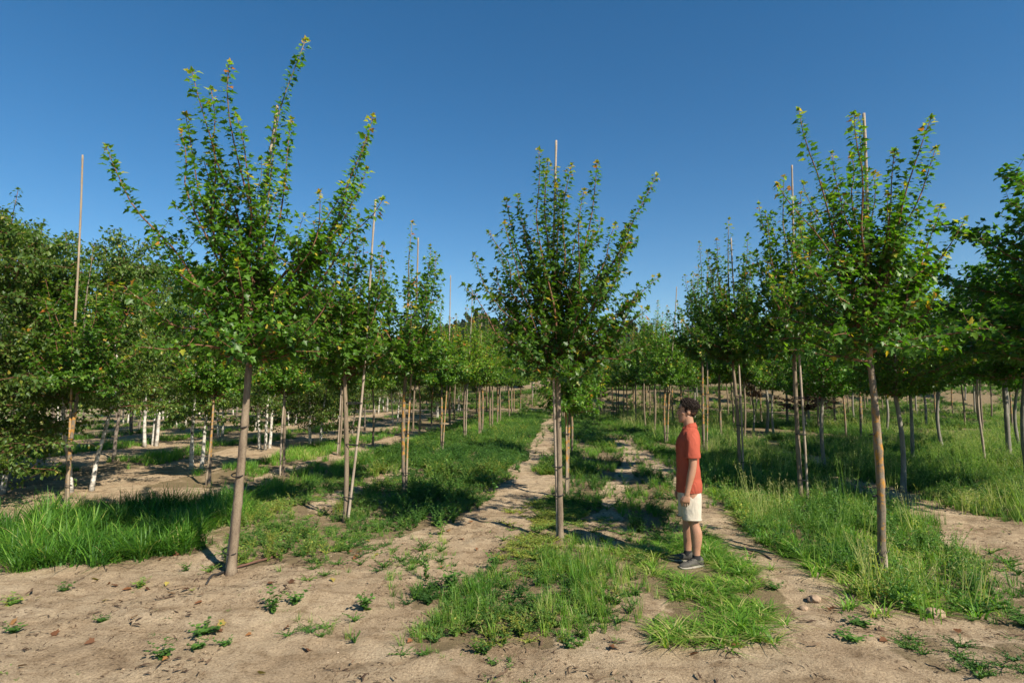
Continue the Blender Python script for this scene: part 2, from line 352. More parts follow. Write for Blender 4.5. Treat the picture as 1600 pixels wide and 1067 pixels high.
nx, ny = len(gx), len(gy)
idx = np.arange(nx * ny).reshape(ny, nx)
Q = np.stack([idx[:-1, :-1], idx[:-1, 1:], idx[1:, 1:], idx[1:, :-1]], -1).reshape(-1, 4)
m, nt, N, L, P = newmat('soil')
tc = N.new("ShaderNodeTexCoord")
n1 = noise(N, L, 1.3, 6, 0.6, tc.outputs["Object"]); n2 = noise(N, L, 55, 6, 0.78, tc.outputs["Object"]); n3 = noise(N, L, 7, 6, 0.65, tc.outputs["Object"], 0.6)
r1 = ramp(N, [(0.28, (0.225, 0.16, 0.098)), (0.42, (0.355, 0.266, 0.17)), (0.55, (0.41, 0.315, 0.205)), (0.72, (0.485, 0.383, 0.26))]); L.new(n1.outputs[0], r1.inputs[0])
r2 = ramp(N, [(0.36, (0.42, 0.38, 0.34)), (0.45, (0.86, 0.85, 0.84)), (0.56, (1.05, 1.05, 1.05)), (0.66, (1.3, 1.29, 1.27))]); L.new(n2.outputs[0], r2.inputs[0])
r3 = ramp(N, [(0.3, (0.62, 0.58, 0.54)), (0.5, (1, 1, 1)), (1, (1.05, 1.05, 1.05))]); L.new(n3.outputs[0], r3.inputs[0])
mA = N.new("ShaderNodeMix"); mA.data_type = 'RGBA'; mA.blend_type = 'MULTIPLY'; mA.inputs[0].default_value = 1; L.new(r1.outputs[0], mA.inputs[6]); L.new(r2.outputs[0], mA.inputs[7])
mB = N.new("ShaderNodeMix"); mB.data_type = 'RGBA'; mB.blend_type = 'MULTIPLY'; mB.inputs[0].default_value = 1; L.new(mA.outputs[2], mB.inputs[6]); L.new(r3.outputs[0], mB.inputs[7])
mpS = N.new("ShaderNodeMapping"); mpS.inputs["Scale"].default_value = (0.55, 3.2, 1); mpS.inputs["Rotation"].default_value = (0, 0, 0.12); L.new(tc.outputs["Object"], mpS.inputs[0])
nS = noise(N, L, 1.6, 5, 0.6, mpS.outputs[0], 0.4); rS = ramp(N, [(0.33, (0.70, 0.66, 0.62)), (0.46, (0.97, 0.97, 0.97)), (0.7, (1.1, 1.1, 1.1))]); L.new(nS.outputs[0], rS.inputs[0])
mS = N.new("ShaderNodeMix"); mS.data_type = 'RGBA'; mS.blend_type = 'MULTIPLY'; mS.inputs[0].default_value = 1; L.new(mB.outputs[2], mS.inputs[6]); L.new(rS.outputs[0], mS.inputs[7]); mB = mS
va = N.new("ShaderNodeAttribute"); va.attribute_name = "tint"
n4 = noise(N, L, 3.2, 6, 0.65, tc.outputs["Object"])
ad = N.new("ShaderNodeMath"); ad.operation = 'MULTIPLY_ADD'; L.new(va.outputs["Fac"], ad.inputs[0]); ad.inputs[1].default_value = 0.62; L.new(n4.outputs[0], ad.inputs[2])
r4 = ramp(N, [(0.72, (0, 0, 0)), (1.08, (1, 1, 1))]); L.new(ad.outputs[0], r4.inputs[0])
r5 = ramp(N, [(0.3, (0.12, 0.09, 0.052)), (0.55, (0.20, 0.15, 0.085)), (0.8, (0.16, 0.16, 0.065))]); L.new(n2.outputs[0], r5.inputs[0])
mC = N.new("ShaderNodeMix"); mC.data_type = 'RGBA'; L.new(r4.outputs[0], mC.inputs[0]); L.new(mB.outputs[2], mC.inputs[6]); L.new(r5.outputs[0], mC.inputs[7])
L.new(mC.outputs[2], P.inputs["Base Color"]); P.inputs["Roughness"].default_value = 0.95; P.inputs["Specular IOR Level"].default_value = 0.1
b1 = N.new("ShaderNodeBump"); b1.inputs["Strength"].default_value = 0.7; b1.inputs["Distance"].default_value = 0.03; L.new(n3.outputs[0], b1.inputs["Height"])
b2 = N.new("ShaderNodeBump"); b2.inputs["Strength"].default_value = 1.0; b2.inputs["Distance"].default_value = 0.02; L.new(n2.outputs[0], b2.inputs["Height"]); L.new(b1.outputs[0], b2.inputs["Normal"])
L.new(b2.outputs[0], P.inputs["Normal"])
SOIL = m
g = obj_from('ground', np.stack([gxf, gyf, gz(gxf, gyf)], 1), np.zeros((0, 3), int), SOIL, None, veg_shade_mask(gxf, gyf), True, Q)
tag(g, kind='structure', label='sandy tan soil of the nursery with weedy green strips')

# mountain beyond the nursery on the right
mx_ = np.linspace(330, 1900, 90); my_ = np.linspace(900, 1500, 30); MX, MY = np.meshgrid(mx_, my_)
MZ = (sstep(330, 1100, MX) * 170 + 15) * np.sin(np.clip((MY - 900) / 600, 0, 1) * math.pi) ** 0.8 * (0.7 + 0.6 * fbm(MX * 0.006, MY * 0.006, 31)) - 5
ii = np.arange(MX.size).reshape(MX.shape); MQ = np.stack([ii[:-1, :-1], ii[:-1, 1:], ii[1:, 1:], ii[1:, :-1]], -1).reshape(-1, 4)
mm = plain('mountain_haze_scrub', (0.15, 0.16, 0.17), 0.95, 0.3, 0.03, 0.4, 0.1, 4.0)  # grey-blue of distant haze is mixed into the scrub colour
tag(obj_from('mountain', np.stack([MX.ravel(), MY.ravel(), MZ.ravel()], 1), np.zeros((0, 3), int), mm, None, None, True, MQ), kind='structure', label='bare mountain tinted grey-blue for haze beyond the nursery')

# ------------------------------------------------------------------ trees
def thick(T, S, r): return np.linspace(r, 0.004, 12)
class Tree:
    def __init__(s): s.trunk = Geo(); s.branches = []; s.twigs = Geo(); s.lv = Leaves()
def limb(tr, S, T, r0, rng, size, out=0.55, frm=0.22, spacing=0.034, twig=6, twl=(0.18, 0.45), tm=0.42, tipcol=True, wobble=0.06, twz=0.65, forks=0, pairs=2):
    S, T = np.asarray(S, float), np.asarray(T, float); d = T - S
    C = S + np.array([d[0] * out, d[1] * out, d[2] * (1 - out) * 0.85])
    pts = wob(bez(S, C, T, 14), rng, wobble)
    g = Geo(); g.tube(pts, np.linspace(r0, 0.0035, 14), 5); tr.branches.append(g)
    leafy(tr.lv, pts, rng, frm, spacing, size, size * 0.5, tm, 0.16, tipcol, pairs=pairs)
    Ln = np.linalg.norm(d)
    for k in range(forks):
        u = rng.uniform(0.35, 0.72); i = int(u * 13); p = pts[i]; tgt = nrm(pts[i + 1] - pts[i]); az = rng.uniform(0, 6.283)
        dr = nrm(tgt + 0.45 * np.array([math.cos(az), math.sin(az), 0.3])); l = Ln * (1 - u) * rng.uniform(0.45, 0.95)
        e = p + dr * l; tp = wob(bez(p, p + dr * l * 0.5 + 0.12 * l * nrm(np.array([math.cos(az), math.sin(az), 0])), e + np.array([0, 0, 0.1 * l]), 9), rng, 0.03)
        g.tube(tp, np.linspace(0.006, 0.0025, 9), 4, False); leafy(tr.lv, tp, rng, 0.12, spacing, size, size * 0.45, tm + 0.03, 0.16, tipcol)
    for k in range(int(twig * Ln + 0.5)):
        u = rng.uniform(0.12, twz); i = int(u * 13); p = pts[i] + (pts[min(i + 1, 13)] - pts[i]) * (u * 13 - i)
        az = rng.uniform(0, 2 * math.pi); tgt = nrm(pts[min(i + 1, 13)] - pts[i])
        dr = nrm(np.array([math.cos(az), math.sin(az), rng.uniform(-0.2, 0.7)]) + tgt * 0.5)
        l = rng.uniform(*twl) * (1.15 - u * 0.6); e = p + dr * l + np.array([0, 0, 0.08 * l])
        tp = bez(p, p + dr * l * 0.5 - np.array([0, 0, 0.04]), e, 6)
        g.tube(tp, np.linspace(0.0045, 0.002, 6), 3, False)
        leafy(tr.lv, tp, rng, 0.15, spacing * 1.25, size, size * 0.45, tm - 0.02, 0.16, False)
def finish_tree(tr, root, bark, leafmat, leaf, split=False):
    V, F = tr.trunk.arr()
    if split:
        t = obj_from('trunk', V, F, M[bark], root, None, True)
        for g in tr.branches:
            bv, bf = g.arr(); obj_from('branch', bv, bf, M['twig'], root, None, True)
        lv, lf, lt = tr.lv.arr(leaf)
        c = obj_from('crown', lv, lf, M[leafmat], root, lt)
        tv, tf = tr.twigs.arr()
        if len(tv): obj_from('twigs', tv, tf, M['twig'], c, None, True)
    else:
        t = obj_from('trunk', V, F, M[bark], root, None, True)
        gg = Geo()
        for g in tr.branches + [tr.twigs]:
            bv, bf = g.arr()
            if len(bv): gg.add(bv, bf)
        bv, bf = gg.arr()
        if len(bv): obj_from('branches', bv, bf, M['twig'], root, None, True)
        lv, lf, lt = tr.lv.arr(leaf); obj_from('crown', lv, lf, M[leafmat], root, lt)
    return root
def trunk_path(rng, top, bend=0.05, n=16):
    u = np.linspace(0, 1, n)[:, None]; p = u * np.asarray(top, float)
    w = rng.normal(0, 1, (2,)); p[:, 0] += bend * w[0] * np.sin(u[:, 0] * math.pi); p[:, 1] += bend * w[1] * np.sin(u[:, 0] * math.pi)
    return p
def trunk_tube(g, p, r0, r1, sides=10, flare=1.6):
    n = len(p); r = np.linspace(r0, r1, n); r[0] *= flare; r[1] *= 1.0 + (flare - 1) * 0.25
    kr = np.random.default_rng(int(abs(p[-1].sum()) * 1e5) % 99991); r = r * (1 + kr.normal(0, 0.025, n))
    for q in kr.integers(2, max(3, n - 2), 3): r[q] *= 1.12          # healed pruning scars
    p = p.copy(); p[0, 2] -= 0.06; g.tube(p, r, sides)

# --- slender nursery maples with their own measured silhouettes
def hero_maple(name, label, base_px, fork_px, tips, cb, seed, size, r0, leader=None, via=None, extra=16, spread=1.25, dens=1.0, bark='bark', skirt=10, group=None):
    rng = np.random.default_rng(seed); b = on_ground(ground(*base_px)); Y = b[1]
    root = thing(name, label, 'tree', b, 0, group); tr = Tree()
    fork = at(fork_px[0], fork_px[1], Y) - b
    ltop = at(leader[0], leader[1], Y + 0.05) - b
    p = trunk_path(rng, fork, 0.012, 34); trunk_tube(tr.trunk, p, r0, r0 * 0.72)
    # leader continues the trunk
    if via is None: q = bez(fork, (fork + ltop) / 2 + np.array([0.03, 0.1, 0]), ltop, 18)
    else:
        kn = np.array([fork] + [at(vx, vy, Y + 0.13) - b for vx, vy in via] + [ltop]); kt = np.concatenate([[0], np.cumsum(np.linalg.norm(np.diff(kn, axis=0), axis=1))]); uu = np.linspace(0, kt[-1], 18)
        q = np.stack([np.interp(uu, kt, kn[:, c]) for c in range(3)], 1); q[1:-1] = (q[:-2] + 2 * q[1:-1] + q[2:]) / 4
    q = wob(q, rng, 0.02); tr.trunk.tube(q, np.concatenate([np.linspace(r0 * 0.72, 0.010, 9), np.linspace(0.009, 0.0035, 9)]), 7)
    leafy(tr.lv, q, rng, 0.1, 0.03, size, size * 0.5, 0.45, 0.16, True, pairs=3)
    H = ltop[2]
    for (px, py) in tips:
        dy = rng.uniform(-0.55, 0.55)
        T = at(px, py, Y + dy) - b
        hz = math.hypot(T[0], T[1])
        za = fork[2] + (T[2] - fork[2]) * rng.uniform(0.02, 0.3); za = min(za, fork[2] + 0.9 * (H - fork[2]) * 0.5)
        i = np.clip((za - fork[2]) / (H - fork[2]) * 17, 0, 17); S = np.array([np.interp(i, range(18), q[:, j]) for j in range(3)])
        limb(tr, S, T, 0.011 + 0.003 * np.linalg.norm(T - S), rng, size, out=rng.uniform(0.47, 0.68), twig=5.5 * dens, spacing=0.029, forks=int(rng.integers(0, 2)), wobble=0.10, pairs=3)
    for k in range(extra):                 # limbs towards and away from the viewer and the dense heart of the crown
        az = k * 2.4 + rng.uniform(-0.3, 0.3); rr = spread * rng.uniform(0.4, 1.0)
        zt = fork[2] + (H - fork[2]) * rng.uniform(0.12, 0.42)
        T = np.array([fork[0] + math.cos(az) * rr, fork[1] + math.sin(az) * rr, zt])
        S = fork + (ltop - fork) * rng.uniform(0.0, 0.16)
        limb(tr, S, T, 0.014, rng, size, out=0.7, twig=8 * dens, twz=0.95, tm=0.36)
    for k in range(skirt):                 # low skirt of side branches round the fork
        az = k * 2 * math.pi / skirt + rng.uniform(-0.3, 0.3); rr = spread * rng.uniform(0.55, 1.1)
        T = np.array([fork[0] + math.cos(az) * rr, fork[1] + math.sin(az) * rr, fork[2] + rng.uniform(0.0, 0.55)])
        S = fork + np.array([0, 0, rng.uniform(-0.05, 0.25)])
        limb(tr, S, T, 0.012, rng, size, out=0.5, twig=9 * dens, twz=0.95, tm=0.33, tipcol=False)
    finish_tree(tr, root, bark, 'maple_leaf', MAPLE_LEAF, split=True)
    return root

hero_maple('maple_tree', 'tallest young maple with long leafy shoots, bare soil and drip hose at its foot', (361, 897), (389, 572),
    [(165, 228), (300, 112), (330, 140), (358, 98), (282, 205), (370, 182), (455, 186), (583, 182), (574, 218), (545, 285), (598, 312), (244, 362), (270, 395),
     (420, 250), (500, 300), (318, 250), (350, 300), (515, 380), (400, 330), (565, 292), (290, 180)],
    2.1, 11, 0.065, 0.046, leader=(478, 62), via=[(412, 380), (434, 175)], extra=10, spread=1.2, skirt=10)
hero_maple('maple_tree', 'young maple at the centre with slim trunk and stake reaching just above its shoots', (876, 846), (872, 588),
    [(842, 234), (856, 250), (893, 258), (933, 254), (1026, 273), (913, 297), (940, 342), (982, 352), (808, 305), (790, 312), (788, 350), (763, 362), (741, 397),
     (962, 350), (1030, 432), (1012, 482), (985, 372), (775, 420), (820, 350), (870, 290), (905, 340), (950, 400), (850, 330), (760, 450)],
    1.9, 12, 0.064, 0.039, leader=(868, 262), extra=15, spread=1.2, skirt=12)
hero_maple('maple_tree', 'open-crowned maple behind the man with orange lichen on trunk and tall weeds at foot', (1377, 898), (1359, 560),
    [(1248, 172), (1335, 178), (1455, 184), (1462, 232), (1398, 236), (1300, 240), (1365, 272), (1415, 288), (1470, 322), (1508, 342), (1215, 288), (1285, 290),
     (1300, 305), (1330, 240), (1440, 380), (1250, 350), (1390, 330), (1475, 400), (1270, 420)],
    2.0, 13, 0.066, 0.042, leader=(1341, 182), via=[(1352, 330)], extra=10, spread=1.05, skirt=8, bark='bark_lichen', dens=0.75)

# --- bamboo stakes with their ties
def stake(label, base, top, r=0.019, lichen=False, ties=(0.3, 1.0, 1.75), trunk_off=None, group=None, seed=0):
    rng = np.random.default_rng(seed); root = thing('bamboo_stake', label, 'stake', base, 0, group)
    d = np.asarray(top) - np.asarray(base); n = max(10, int(d[2] / 0.09)); u = np.linspace(0, 1, n)[:, None]
    p = d * u; p[:, 0] += 0.028 * np.sin(u[:, 0] * 5 + seed); p[:, 1] += 0.015 * np.sin(u[:, 0] * 4 + 2 * seed)
    p[0, 2] -= 0.08
    rad = np.linspace(r, r * 0.72, n) * (1 + 0.16 * (np.arange(n) % 4 == 2))
    g = Geo(); g.tube(p, rad, 8); V, F = g.arr()
    obj_from('pole', V, F, M['bamboo_lichen' if lichen else 'bamboo'], root, None, True)
    if trunk_off is not None:
        for z in ties:
            f = z / d[2]; c = d * f; o = np.array([trunk_off(z)[0], trunk_off(z)[1], 0]); c2 = np.array([o[0], o[1], z])
            ax = c2 - np.array([c[0], c[1], z]); Ld = np.linalg.norm(ax); ax = ax / (Ld + 1e-6); ay = np.array([-ax[1], ax[0], 0]); mid = (c2 + np.array([c[0], c[1], z])) / 2
            th = np.linspace(0, 2 * math.pi, 17); a_, b_ = Ld / 2 + 0.042, 0.05
            pts = mid + np.cos(th)[:, None] * a_ * ax + np.sin(th)[:, None] * b_ * ay
            pts[:, 2] += 0.012 * np.sin(th); g = Geo(); g.tube(pts, 0.007, 5, False); V, F = g.arr(); obj_from('tie', V, F, M['tie'], root, None, True)
    return root
def px_stake(label, bpx, tpx, dY=0.0, **k):
    b = on_ground(ground(*bpx)); t = at(tpx[0], tpx[1], b[1] + dY); return stake(label, b, t, **k), b
def line_off(b, tb, tf):           # where the trunk stands as seen from the stake, height by height
    b = np.asarray(b); tb = np.asarray(tb); tf = np.asarray(tf)
    return lambda z: (tb - b + (tf - tb) * (z / max(0.1, (tf - tb)[2])))[:2]
def hero_stake(label, bpx, tpx, trunk_b, trunk_f, **k):
    b = on_ground(ground(*bpx)); tb = on_ground(ground(*trunk_b)); tf = at(trunk_f[0], trunk_f[1], tb[1])
    return px_stake(label, bpx, tpx, trunk_off=line_off(b, tb, tf), **k)
hero_stake('bamboo stake tied behind the tallest maple, leaning with it to the right', (350, 889), (435, 165), (361, 897), (389, 572), ties=(0.22, 1.0, 1.5), seed=1, r=0.02)
hero_stake('straight bamboo stake tied to the maple at the centre', (868, 845), (867, 219), (876, 846), (872, 588), ties=(0.9, 0.55), seed=2)
hero_stake('bamboo stake tied to the lichen-covered maple behind the man', (1384, 894), (1345, 178), (1377, 898), (1359, 560), ties=(0.25, 0.82, 1.45), seed=3, r=0.021)

# --- reusable maples, lindens and birches
def proto_maple(seed, H=4.7, fork=2.05, nt=20, spread=1.15, size=0.078, r0=0.038, leaf=MAPLE_SIMPLE, mat='maple_leaf', bark='bark', dens=1.0, upright=0.6, spacing=0.042, tm=0.5):
    rng = np.random.default_rng(seed); tr = Tree()
    root = thing('maple_tree', 'x', 'tree'); f = np.array([rng.normal(0, .03), rng.normal(0, .03), fork])
    trunk_tube(tr.trunk, trunk_path(rng, f, 0.03, 24), r0, r0 * 0.72, 8)
    top = f + np.array([rng.normal(0, 0.1), rng.normal(0, 0.1), H - fork])
    q = wob(bez(f, (f + top) / 2, top, 16), rng, 0.05); tr.trunk.tube(q, np.linspace(r0 * 0.72, 0.004, 16), 6)
    leafy(tr.lv, q, rng, 0.1, spacing, size, size * 0.45, tm, 0.16, True)
    for k in range(nt):
        u = (k + rng.uniform(0, 1)) / nt; az = k * 2.4 + rng.uniform(-0.4, 0.4)
        rr = spread * (1.0 - upright * u) * rng.uniform(0.65, 1.1); zt = fork + (H - fork) * (0.12 + 0.8 * u) * rng.uniform(0.85, 1.05)
        S = f + (top - f) * rng.uniform(0.0, 0.28) * u; T = np.array([f[0] + rr * math.cos(az), f[1] + rr * math.sin(az), zt])
        limb(tr, S, T, 0.014, rng, size, out=rng.uniform(0.55, 0.75), twig=9 * dens, twz=0.85, spacing=spacing, tm=tm - 0.06 * (1 - u))
    for k in range(10):
        az = k * 0.628 + rng.uniform(-0.3, 0.3); rr = spread * rng.uniform(0.45, 0.85)
        limb(tr, f + np.array([0, 0, rng.uniform(-0.1, 0.2)]), f + np.array([rr * math.cos(az), rr * math.sin(az), rng.uniform(0, 0.5)]), 0.012, rng, size, out=0.5, twig=12 * dens, twz=0.95, spacing=spacing, tm=tm - 0.09, tipcol=False)
    return finish_tree(tr, root, bark, mat, leaf)
def proto_linden(seed, H=4.6, fork=1.95, spread=1.35, mat='linden_leaf', leaf=LINDEN_LEAF, size=0.066, nt=50, tm=0.5, bark='bark_grey', r0=0.05):
    rng = np.random.default_rng(seed); tr = Tree(); root = thing('linden_tree', 'x', 'tree'); f = np.array([rng.normal(0, .03), rng.normal(0, .03), fork])
    trunk_tube(tr.trunk, trunk_path(rng, f, 0.05), r0, r0 * 0.75, 8); top = f + np.array([rng.normal(0, 0.1), rng.normal(0, 0.1), H - fork])
    q = wob(bez(f, (f + top) / 2, top, 16), rng, 0.06); tr.trunk.tube(q, np.linspace(r0 * 0.75, 0.005, 16), 6); leafy(tr.lv, q, rng, 0.1, 0.05, size, 0.04, tm, 0.16, False)
    for k in range(nt):
        u = (k + rng.uniform(0, 1)) / nt; az = k * 2.4 + rng.uniform(-0.4, 0.4); prof = math.sin(math.pi * (0.18 + 0.75 * u)) ** 0.7
        rr = spread * prof * rng.uniform(0.55, 1.25); zt = fork + (H - fork) * u * rng.uniform(0.88, 1.08)
        S = f + (top - f) * max(0, u - 0.22) * 0.9; T = np.array([f[0] + rr * math.cos(az), f[1] + rr * math.sin(az), zt + 0.05])
        limb(tr, S, T, 0.014, rng, size, out=0.6, twig=13, twz=0.95, twl=(0.2, 0.45), spacing=0.042, tm=tm - 0.1 * (1 - u), tipcol=False, frm=0.3, forks=int(rng.integers(0, 2)))
    return finish_tree(tr, root, bark, mat, leaf)
def proto_birch(seed, stems=3, H=4.9, low=1.5, spread=1.45, mat='birch_leaf', bark='birch_bark', nt=54, size=0.068):
    rng = np.random.default_rng(seed); root = thing('birch_tree', 'x', 'tree'); tr = Tree(); tops = []
    for s in range(stems):
        az = s * 2 * math.pi / stems + rng.uniform(-0.4, 0.4); br = 0.16 if stems > 1 else 0
        b = np.array([br * math.cos(az), br * math.sin(az), -0.05]); t = np.array([math.cos(az) * 0.5 * (stems > 1), math.sin(az) * 0.5 * (stems > 1), H * rng.uniform(0.85, 1.0)])
        C = np.array([math.cos(az) * 0.34 * (stems > 1), math.sin(az) * 0.34 * (stems > 1), H * 0.4])
        q = wob(bez(b, C, t, 18), rng, 0.1); tops.append(q)
        rad = np.linspace(0.044, 0.005, 18); rad[0] *= 1.25; rad = rad * np.linspace(1, 0.75, 18); g = Geo(); g.tube(q[:12], rad[:12], 8); V, F = g.arr(); obj_from('trunk', V, F, M[bark], root, None, True); gt = Geo(); gt.tube(q[11:], rad[11:] * 0.95, 6); tr.branches.append(gt)
        leafy(tr.lv, q, rng, 0.3, 0.022, size, 0.05, 0.42, 0.17, False, 0.6)
    for k in range(nt):
        q = tops[k % stems]; u = (k // stems + rng.uniform(0, 1)) / (nt / stems); zz = low + (H * 0.92 - low) * u
        i = np.interp(min(zz * 0.92, q[-1, 2]), q[:, 2], range(18)); S = np.array([np.interp(i, range(18), q[:, j]) for j in range(3)])
        az = k * 2.4 + rng.uniform(-0.5, 0.5); rr = spread * (1.05 - 0.62 * u) * rng.uniform(0.6, 1.1)
        T = S + np.array([rr * math.cos(az), rr * math.sin(az), rng.uniform(-0.15, 0.55) + 0.3 * u])
        dr = T - S; C = S + dr * 0.5 + np.array([0, 0, 0.28]); pts = wob(bez(S, C, T, 12), rng, 0.08)
        g = Geo(); g.tube(pts, np.linspace(0.011, 0.002, 12), 4, False); tr.branches.append(g)
        leafy(tr.lv, pts, rng, 0.25, 0.05, size, 0.035, 0.42, 0.17, False, 0.6)
        for j in range(17):
            v = rng.uniform(0.15, 1.0); p = np.array([np.interp(v * 11, range(12), pts[:, c]) for c in range(3)]); a2 = rng.uniform(0, 2 * math.pi); l = rng.uniform(0.22, 0.55)
            e = p + np.array([math.cos(a2) * l * 0.8, math.sin(a2) * l * 0.8, rng.uniform(-0.55, 0.35) * l]); tp = bez(p, (p + e) / 2 + np.array([0, 0, 0.08]), e, 6)
            tr.twigs.tube(tp, np.linspace(0.003, 0.0015, 6), 3, False); leafy(tr.lv, tp, rng, 0.1, 0.045, size, 0.035, 0.42, 0.18, False, 0.7)
    gg = Geo()
    for g in tr.branches + [tr.twigs]:
        bv, bf = g.arr(); gg.add(bv, bf)
    bv, bf = gg.arr(); obj_from('branches', bv, bf, M['twig'], root, None, True)
    lv, lf, lt = tr.lv.arr(BIRCH_LEAF); obj_from('crown', lv, lf, M[mat], root, lt)
    return root
PM = [proto_maple(s, bark=b, nt=n, spread=sp) for s, b, n, sp in ((101, 'bark', 22, 1.1), (102, 'bark_lichen', 18, 1.2), (103, 'bark', 24, 1.0), (104, 'bark_lichen', 20, 1.15))]
PY = [proto_maple(107, tm=0.74, spread=1.2), proto_maple(105, tm=0.66, bark='bark'), proto_maple(106, tm=0.6, bark='bark_lichen')]
PL = [proto_linden(201), proto_linden(202, spread=1.2, mat='maple_leaf', leaf=MAPLE_LEAF, tm=0.5), proto_linden(203, mat='linden_leaf', leaf=MAPLE_SIMPLE, tm=0.42)]
PU = [proto_linden(204, H=3.6, fork=1.5, spread=1.0, mat='purple_leaf', nt=22), proto_linden(205, H=4.0, fork=1.9, spread=0.9, mat='rust_leaf', leaf=MAPLE_SIMPLE, nt=20)]
PB = [proto_birch(301, 3, low=0.9), proto_birch(302, 2, low=1.6), proto_birch(303, 1, bark='birch_dark', spread=1.55, nt=46), proto_birch(304, 3, H=5.1, low=0.4, nt=78), proto_birch(305, 2, H=4.7, spread=1.5, low=1.0, nt=62)]
PB.append(proto_birch(306, 3, bark='birch_dark', spread=1.5, low=1.0)); PBF = [PB[0], PB[1], PB[2], PB[5], PB[4]]
for p in PM + PY + PL + PU + PB: p["proto"] = 1
used = set(); trng = np.random.default_rng(77)
ORD = ['first', 'second', 'third', 'fourth', 'fifth', 'sixth', 'seventh', 'eighth', 'ninth', 'tenth']
def plant(proto, pos, H, baseH, label, group, rz=None, wide=None, name=None, cat=None):
    s = H / baseH; w = wide if wide else s
    rz = trng.uniform(0, 6.28) if rz is None else rz
    pos = on_ground(pos)
    if id(proto) not in used:
        used.add(id(proto)); o = proto; o.location = tuple(pos); o.rotation_euler = (0, 0, rz); o.scale = (w, w, s); o["label"] = label; o["group"] = group
        if "proto" in o: del o["proto"]
    else: o = dup(proto, pos, rz, (w, w, s), label, group)
    return o
def near_stake(label, pos, H, group, lean=None, lichen=False, seed=0, ties=(0.35, 1.1, 1.7)):
    pos = on_ground(pos); r = np.random.default_rng(seed + 900)
    off = np.array([-0.055, -0.045, 0]) if seed % 2 else np.array([0.055, -0.045, 0])
    b = pos + off; b = on_ground(b); t = b + np.array([r.normal(0, 0.08), r.normal(0, 0.08), H]) if lean is None else np.asarray(lean)
    return stake(label, b, t, trunk_off=lambda z: (pos - b)[:2], ties=ties, lichen=lichen, group=group, seed=seed)

# --- rows of the nursery
G_L, G_C, G_R, G_2, G_X = 'maples in the row of the tallest maple', 'maples in the row at the centre', 'maples in the row behind the man', 'staked maples beside the birch block', 'round-crowned trees in the weedy field'
def topz(py, Y): return CAM_H + (605 - py) / FPX * Y
def row_trees(row, phrase, group, protos, stakes, kind='maple'):
    for i, (px, py, top, st, pi) in enumerate(row):
        p = ground(px, py); H = topz(top, p[1]); n = i + 1
        plant(protos[pi % len(protos)], p, H, 4.7, f'{ORD[n]} {kind} {phrase}', group, wide=None if H < 5 else 1.05)
        if st is not None:
            lean = at(st[0], st[1], p[1] - 0.05)
            near_stake(f'bamboo stake of the {ORD[n]} {kind} {phrase}', p, 0, 'bamboo stakes in the nursery rows', lean, seed=int(px), lichen=(pi % 2 == 1))
row_trees([(540, 812, 300, (590, 312), 0), (632, 767, 345, (652, 372), 1), (690, 712, 462, (705, 430), 3), (726, 690, 478, (737, 456), 4), (751, 684, 490, (752, 476), 5), (769, 672, 505, None, 2)],
          'in the row led by the tallest maple', G_L, PM + PY, True)
row_trees([(887, 778, 470, (886, 455), 1), (893, 716, 480, None, 1)], 'in the row led by the centre maple', G_C, PM, True)
row_trees([(1252, 786, 262, (1237, 258), 2), (1156, 749, 338, (1144, 372), 0), (1100, 708, 375, (1106, 425), 3), (1040, 694, 480, (1056, 448), 1), (1022, 684, 470, None, 2), (1009, 671, 480, None, 5)],
          'in the row led by the lichen-covered maple', G_R, PM + PY, True)
row_trees([(104, 790, 380, (128, 243), 1), (327, 757, 440, (345, 470), 3), (443, 741, 455, (452, 500), 0), (529, 711, 470, (545, 455), 2), (582, 700, 480, None, 4), (655, 684, 490, None, 1), (703, 669, 500, None, 3)],
          'in the row beside the white birches', G_2, PM + PY, True)
FIRST_R = [(1411, 767, 415, 1), (1290, 737, 455, 2), (1426, 725, 470, 0), (1473, 705, 470, 2), (1595, 705, 470, 0)]
for i, (px, py, top, k) in enumerate(FIRST_R):
    p = ground(px, py)
    plant(PL[k], p, topz(top, p[1]), 4.6, ['round dense maple with grey trunk just beyond the lichen-covered maple', 'round-crowned linden with mottled trunk between two staked maples', 'dark-trunked linden just behind the grey-trunked round maple',
          'linden with thin stake-like trunk in the deep weeds', 'brown-trunked linden at the edge of the weedy field'][i], G_X)
plant(PL[0], np.array([8.05, 8.05, 0]), 5.15, 4.6, 'bright linden with heart-shaped leaves reaching in at the picture edge', G_X, wide=1.35)
p = ground(1537, 725); b = on_ground(p)
stake('thin leaning bare stake alone in the tall weeds beneath the lindens', b, at(1527, 592, b[1]), r=0.03, seed=8)
for i, (x_, y_, H_, w_) in enumerate([(10.2, 9.6, 4.9, 1.25), (10.9, 12.2, 4.9, 1.2), (12.6, 14.6, 5.0, 1.2)]):
    plant(PL[(1, 0, 2)[i]], np.array([x_, y_, 0]), H_, 4.6, ['dark dense linden crowding the picture edge behind the bright linden', 'full green linden behind the dark one at the picture edge', 'broad linden farther back at the picture edge'][i], G_X, wide=w_)
for i, (px, py, k, top) in enumerate([(1127, 686, 3, 440), (1163, 688, 0, 470), (1209, 680, 1, 500), (1322, 683, 2, 480), (1345, 688, 0, 470), (1385, 677, 1, 480), (1508, 668, 2, 500), (1536, 675, 0, 480), (1582, 672, 1, 470)]):
    p = ground(px, py)
    plant((PM + PL)[(k + 2 * i) % 7], p, topz(top, p[1]) * 0.95, 4.7, 'slim staked-row tree deep in the weedy field past the lindens', 'slim trees deep in the weedy field')
p = ground(1177, 674); plant(PU[1], p, topz(560, p[1]), 4.0, 'tree with rusty red-brown dying crown among green ones', None)
p = ground(1262, 668); plant(PU[0], p, topz(598, p[1]), 3.6, 'low dark purple-leaved tree behind the green rows', None, wide=1.6)
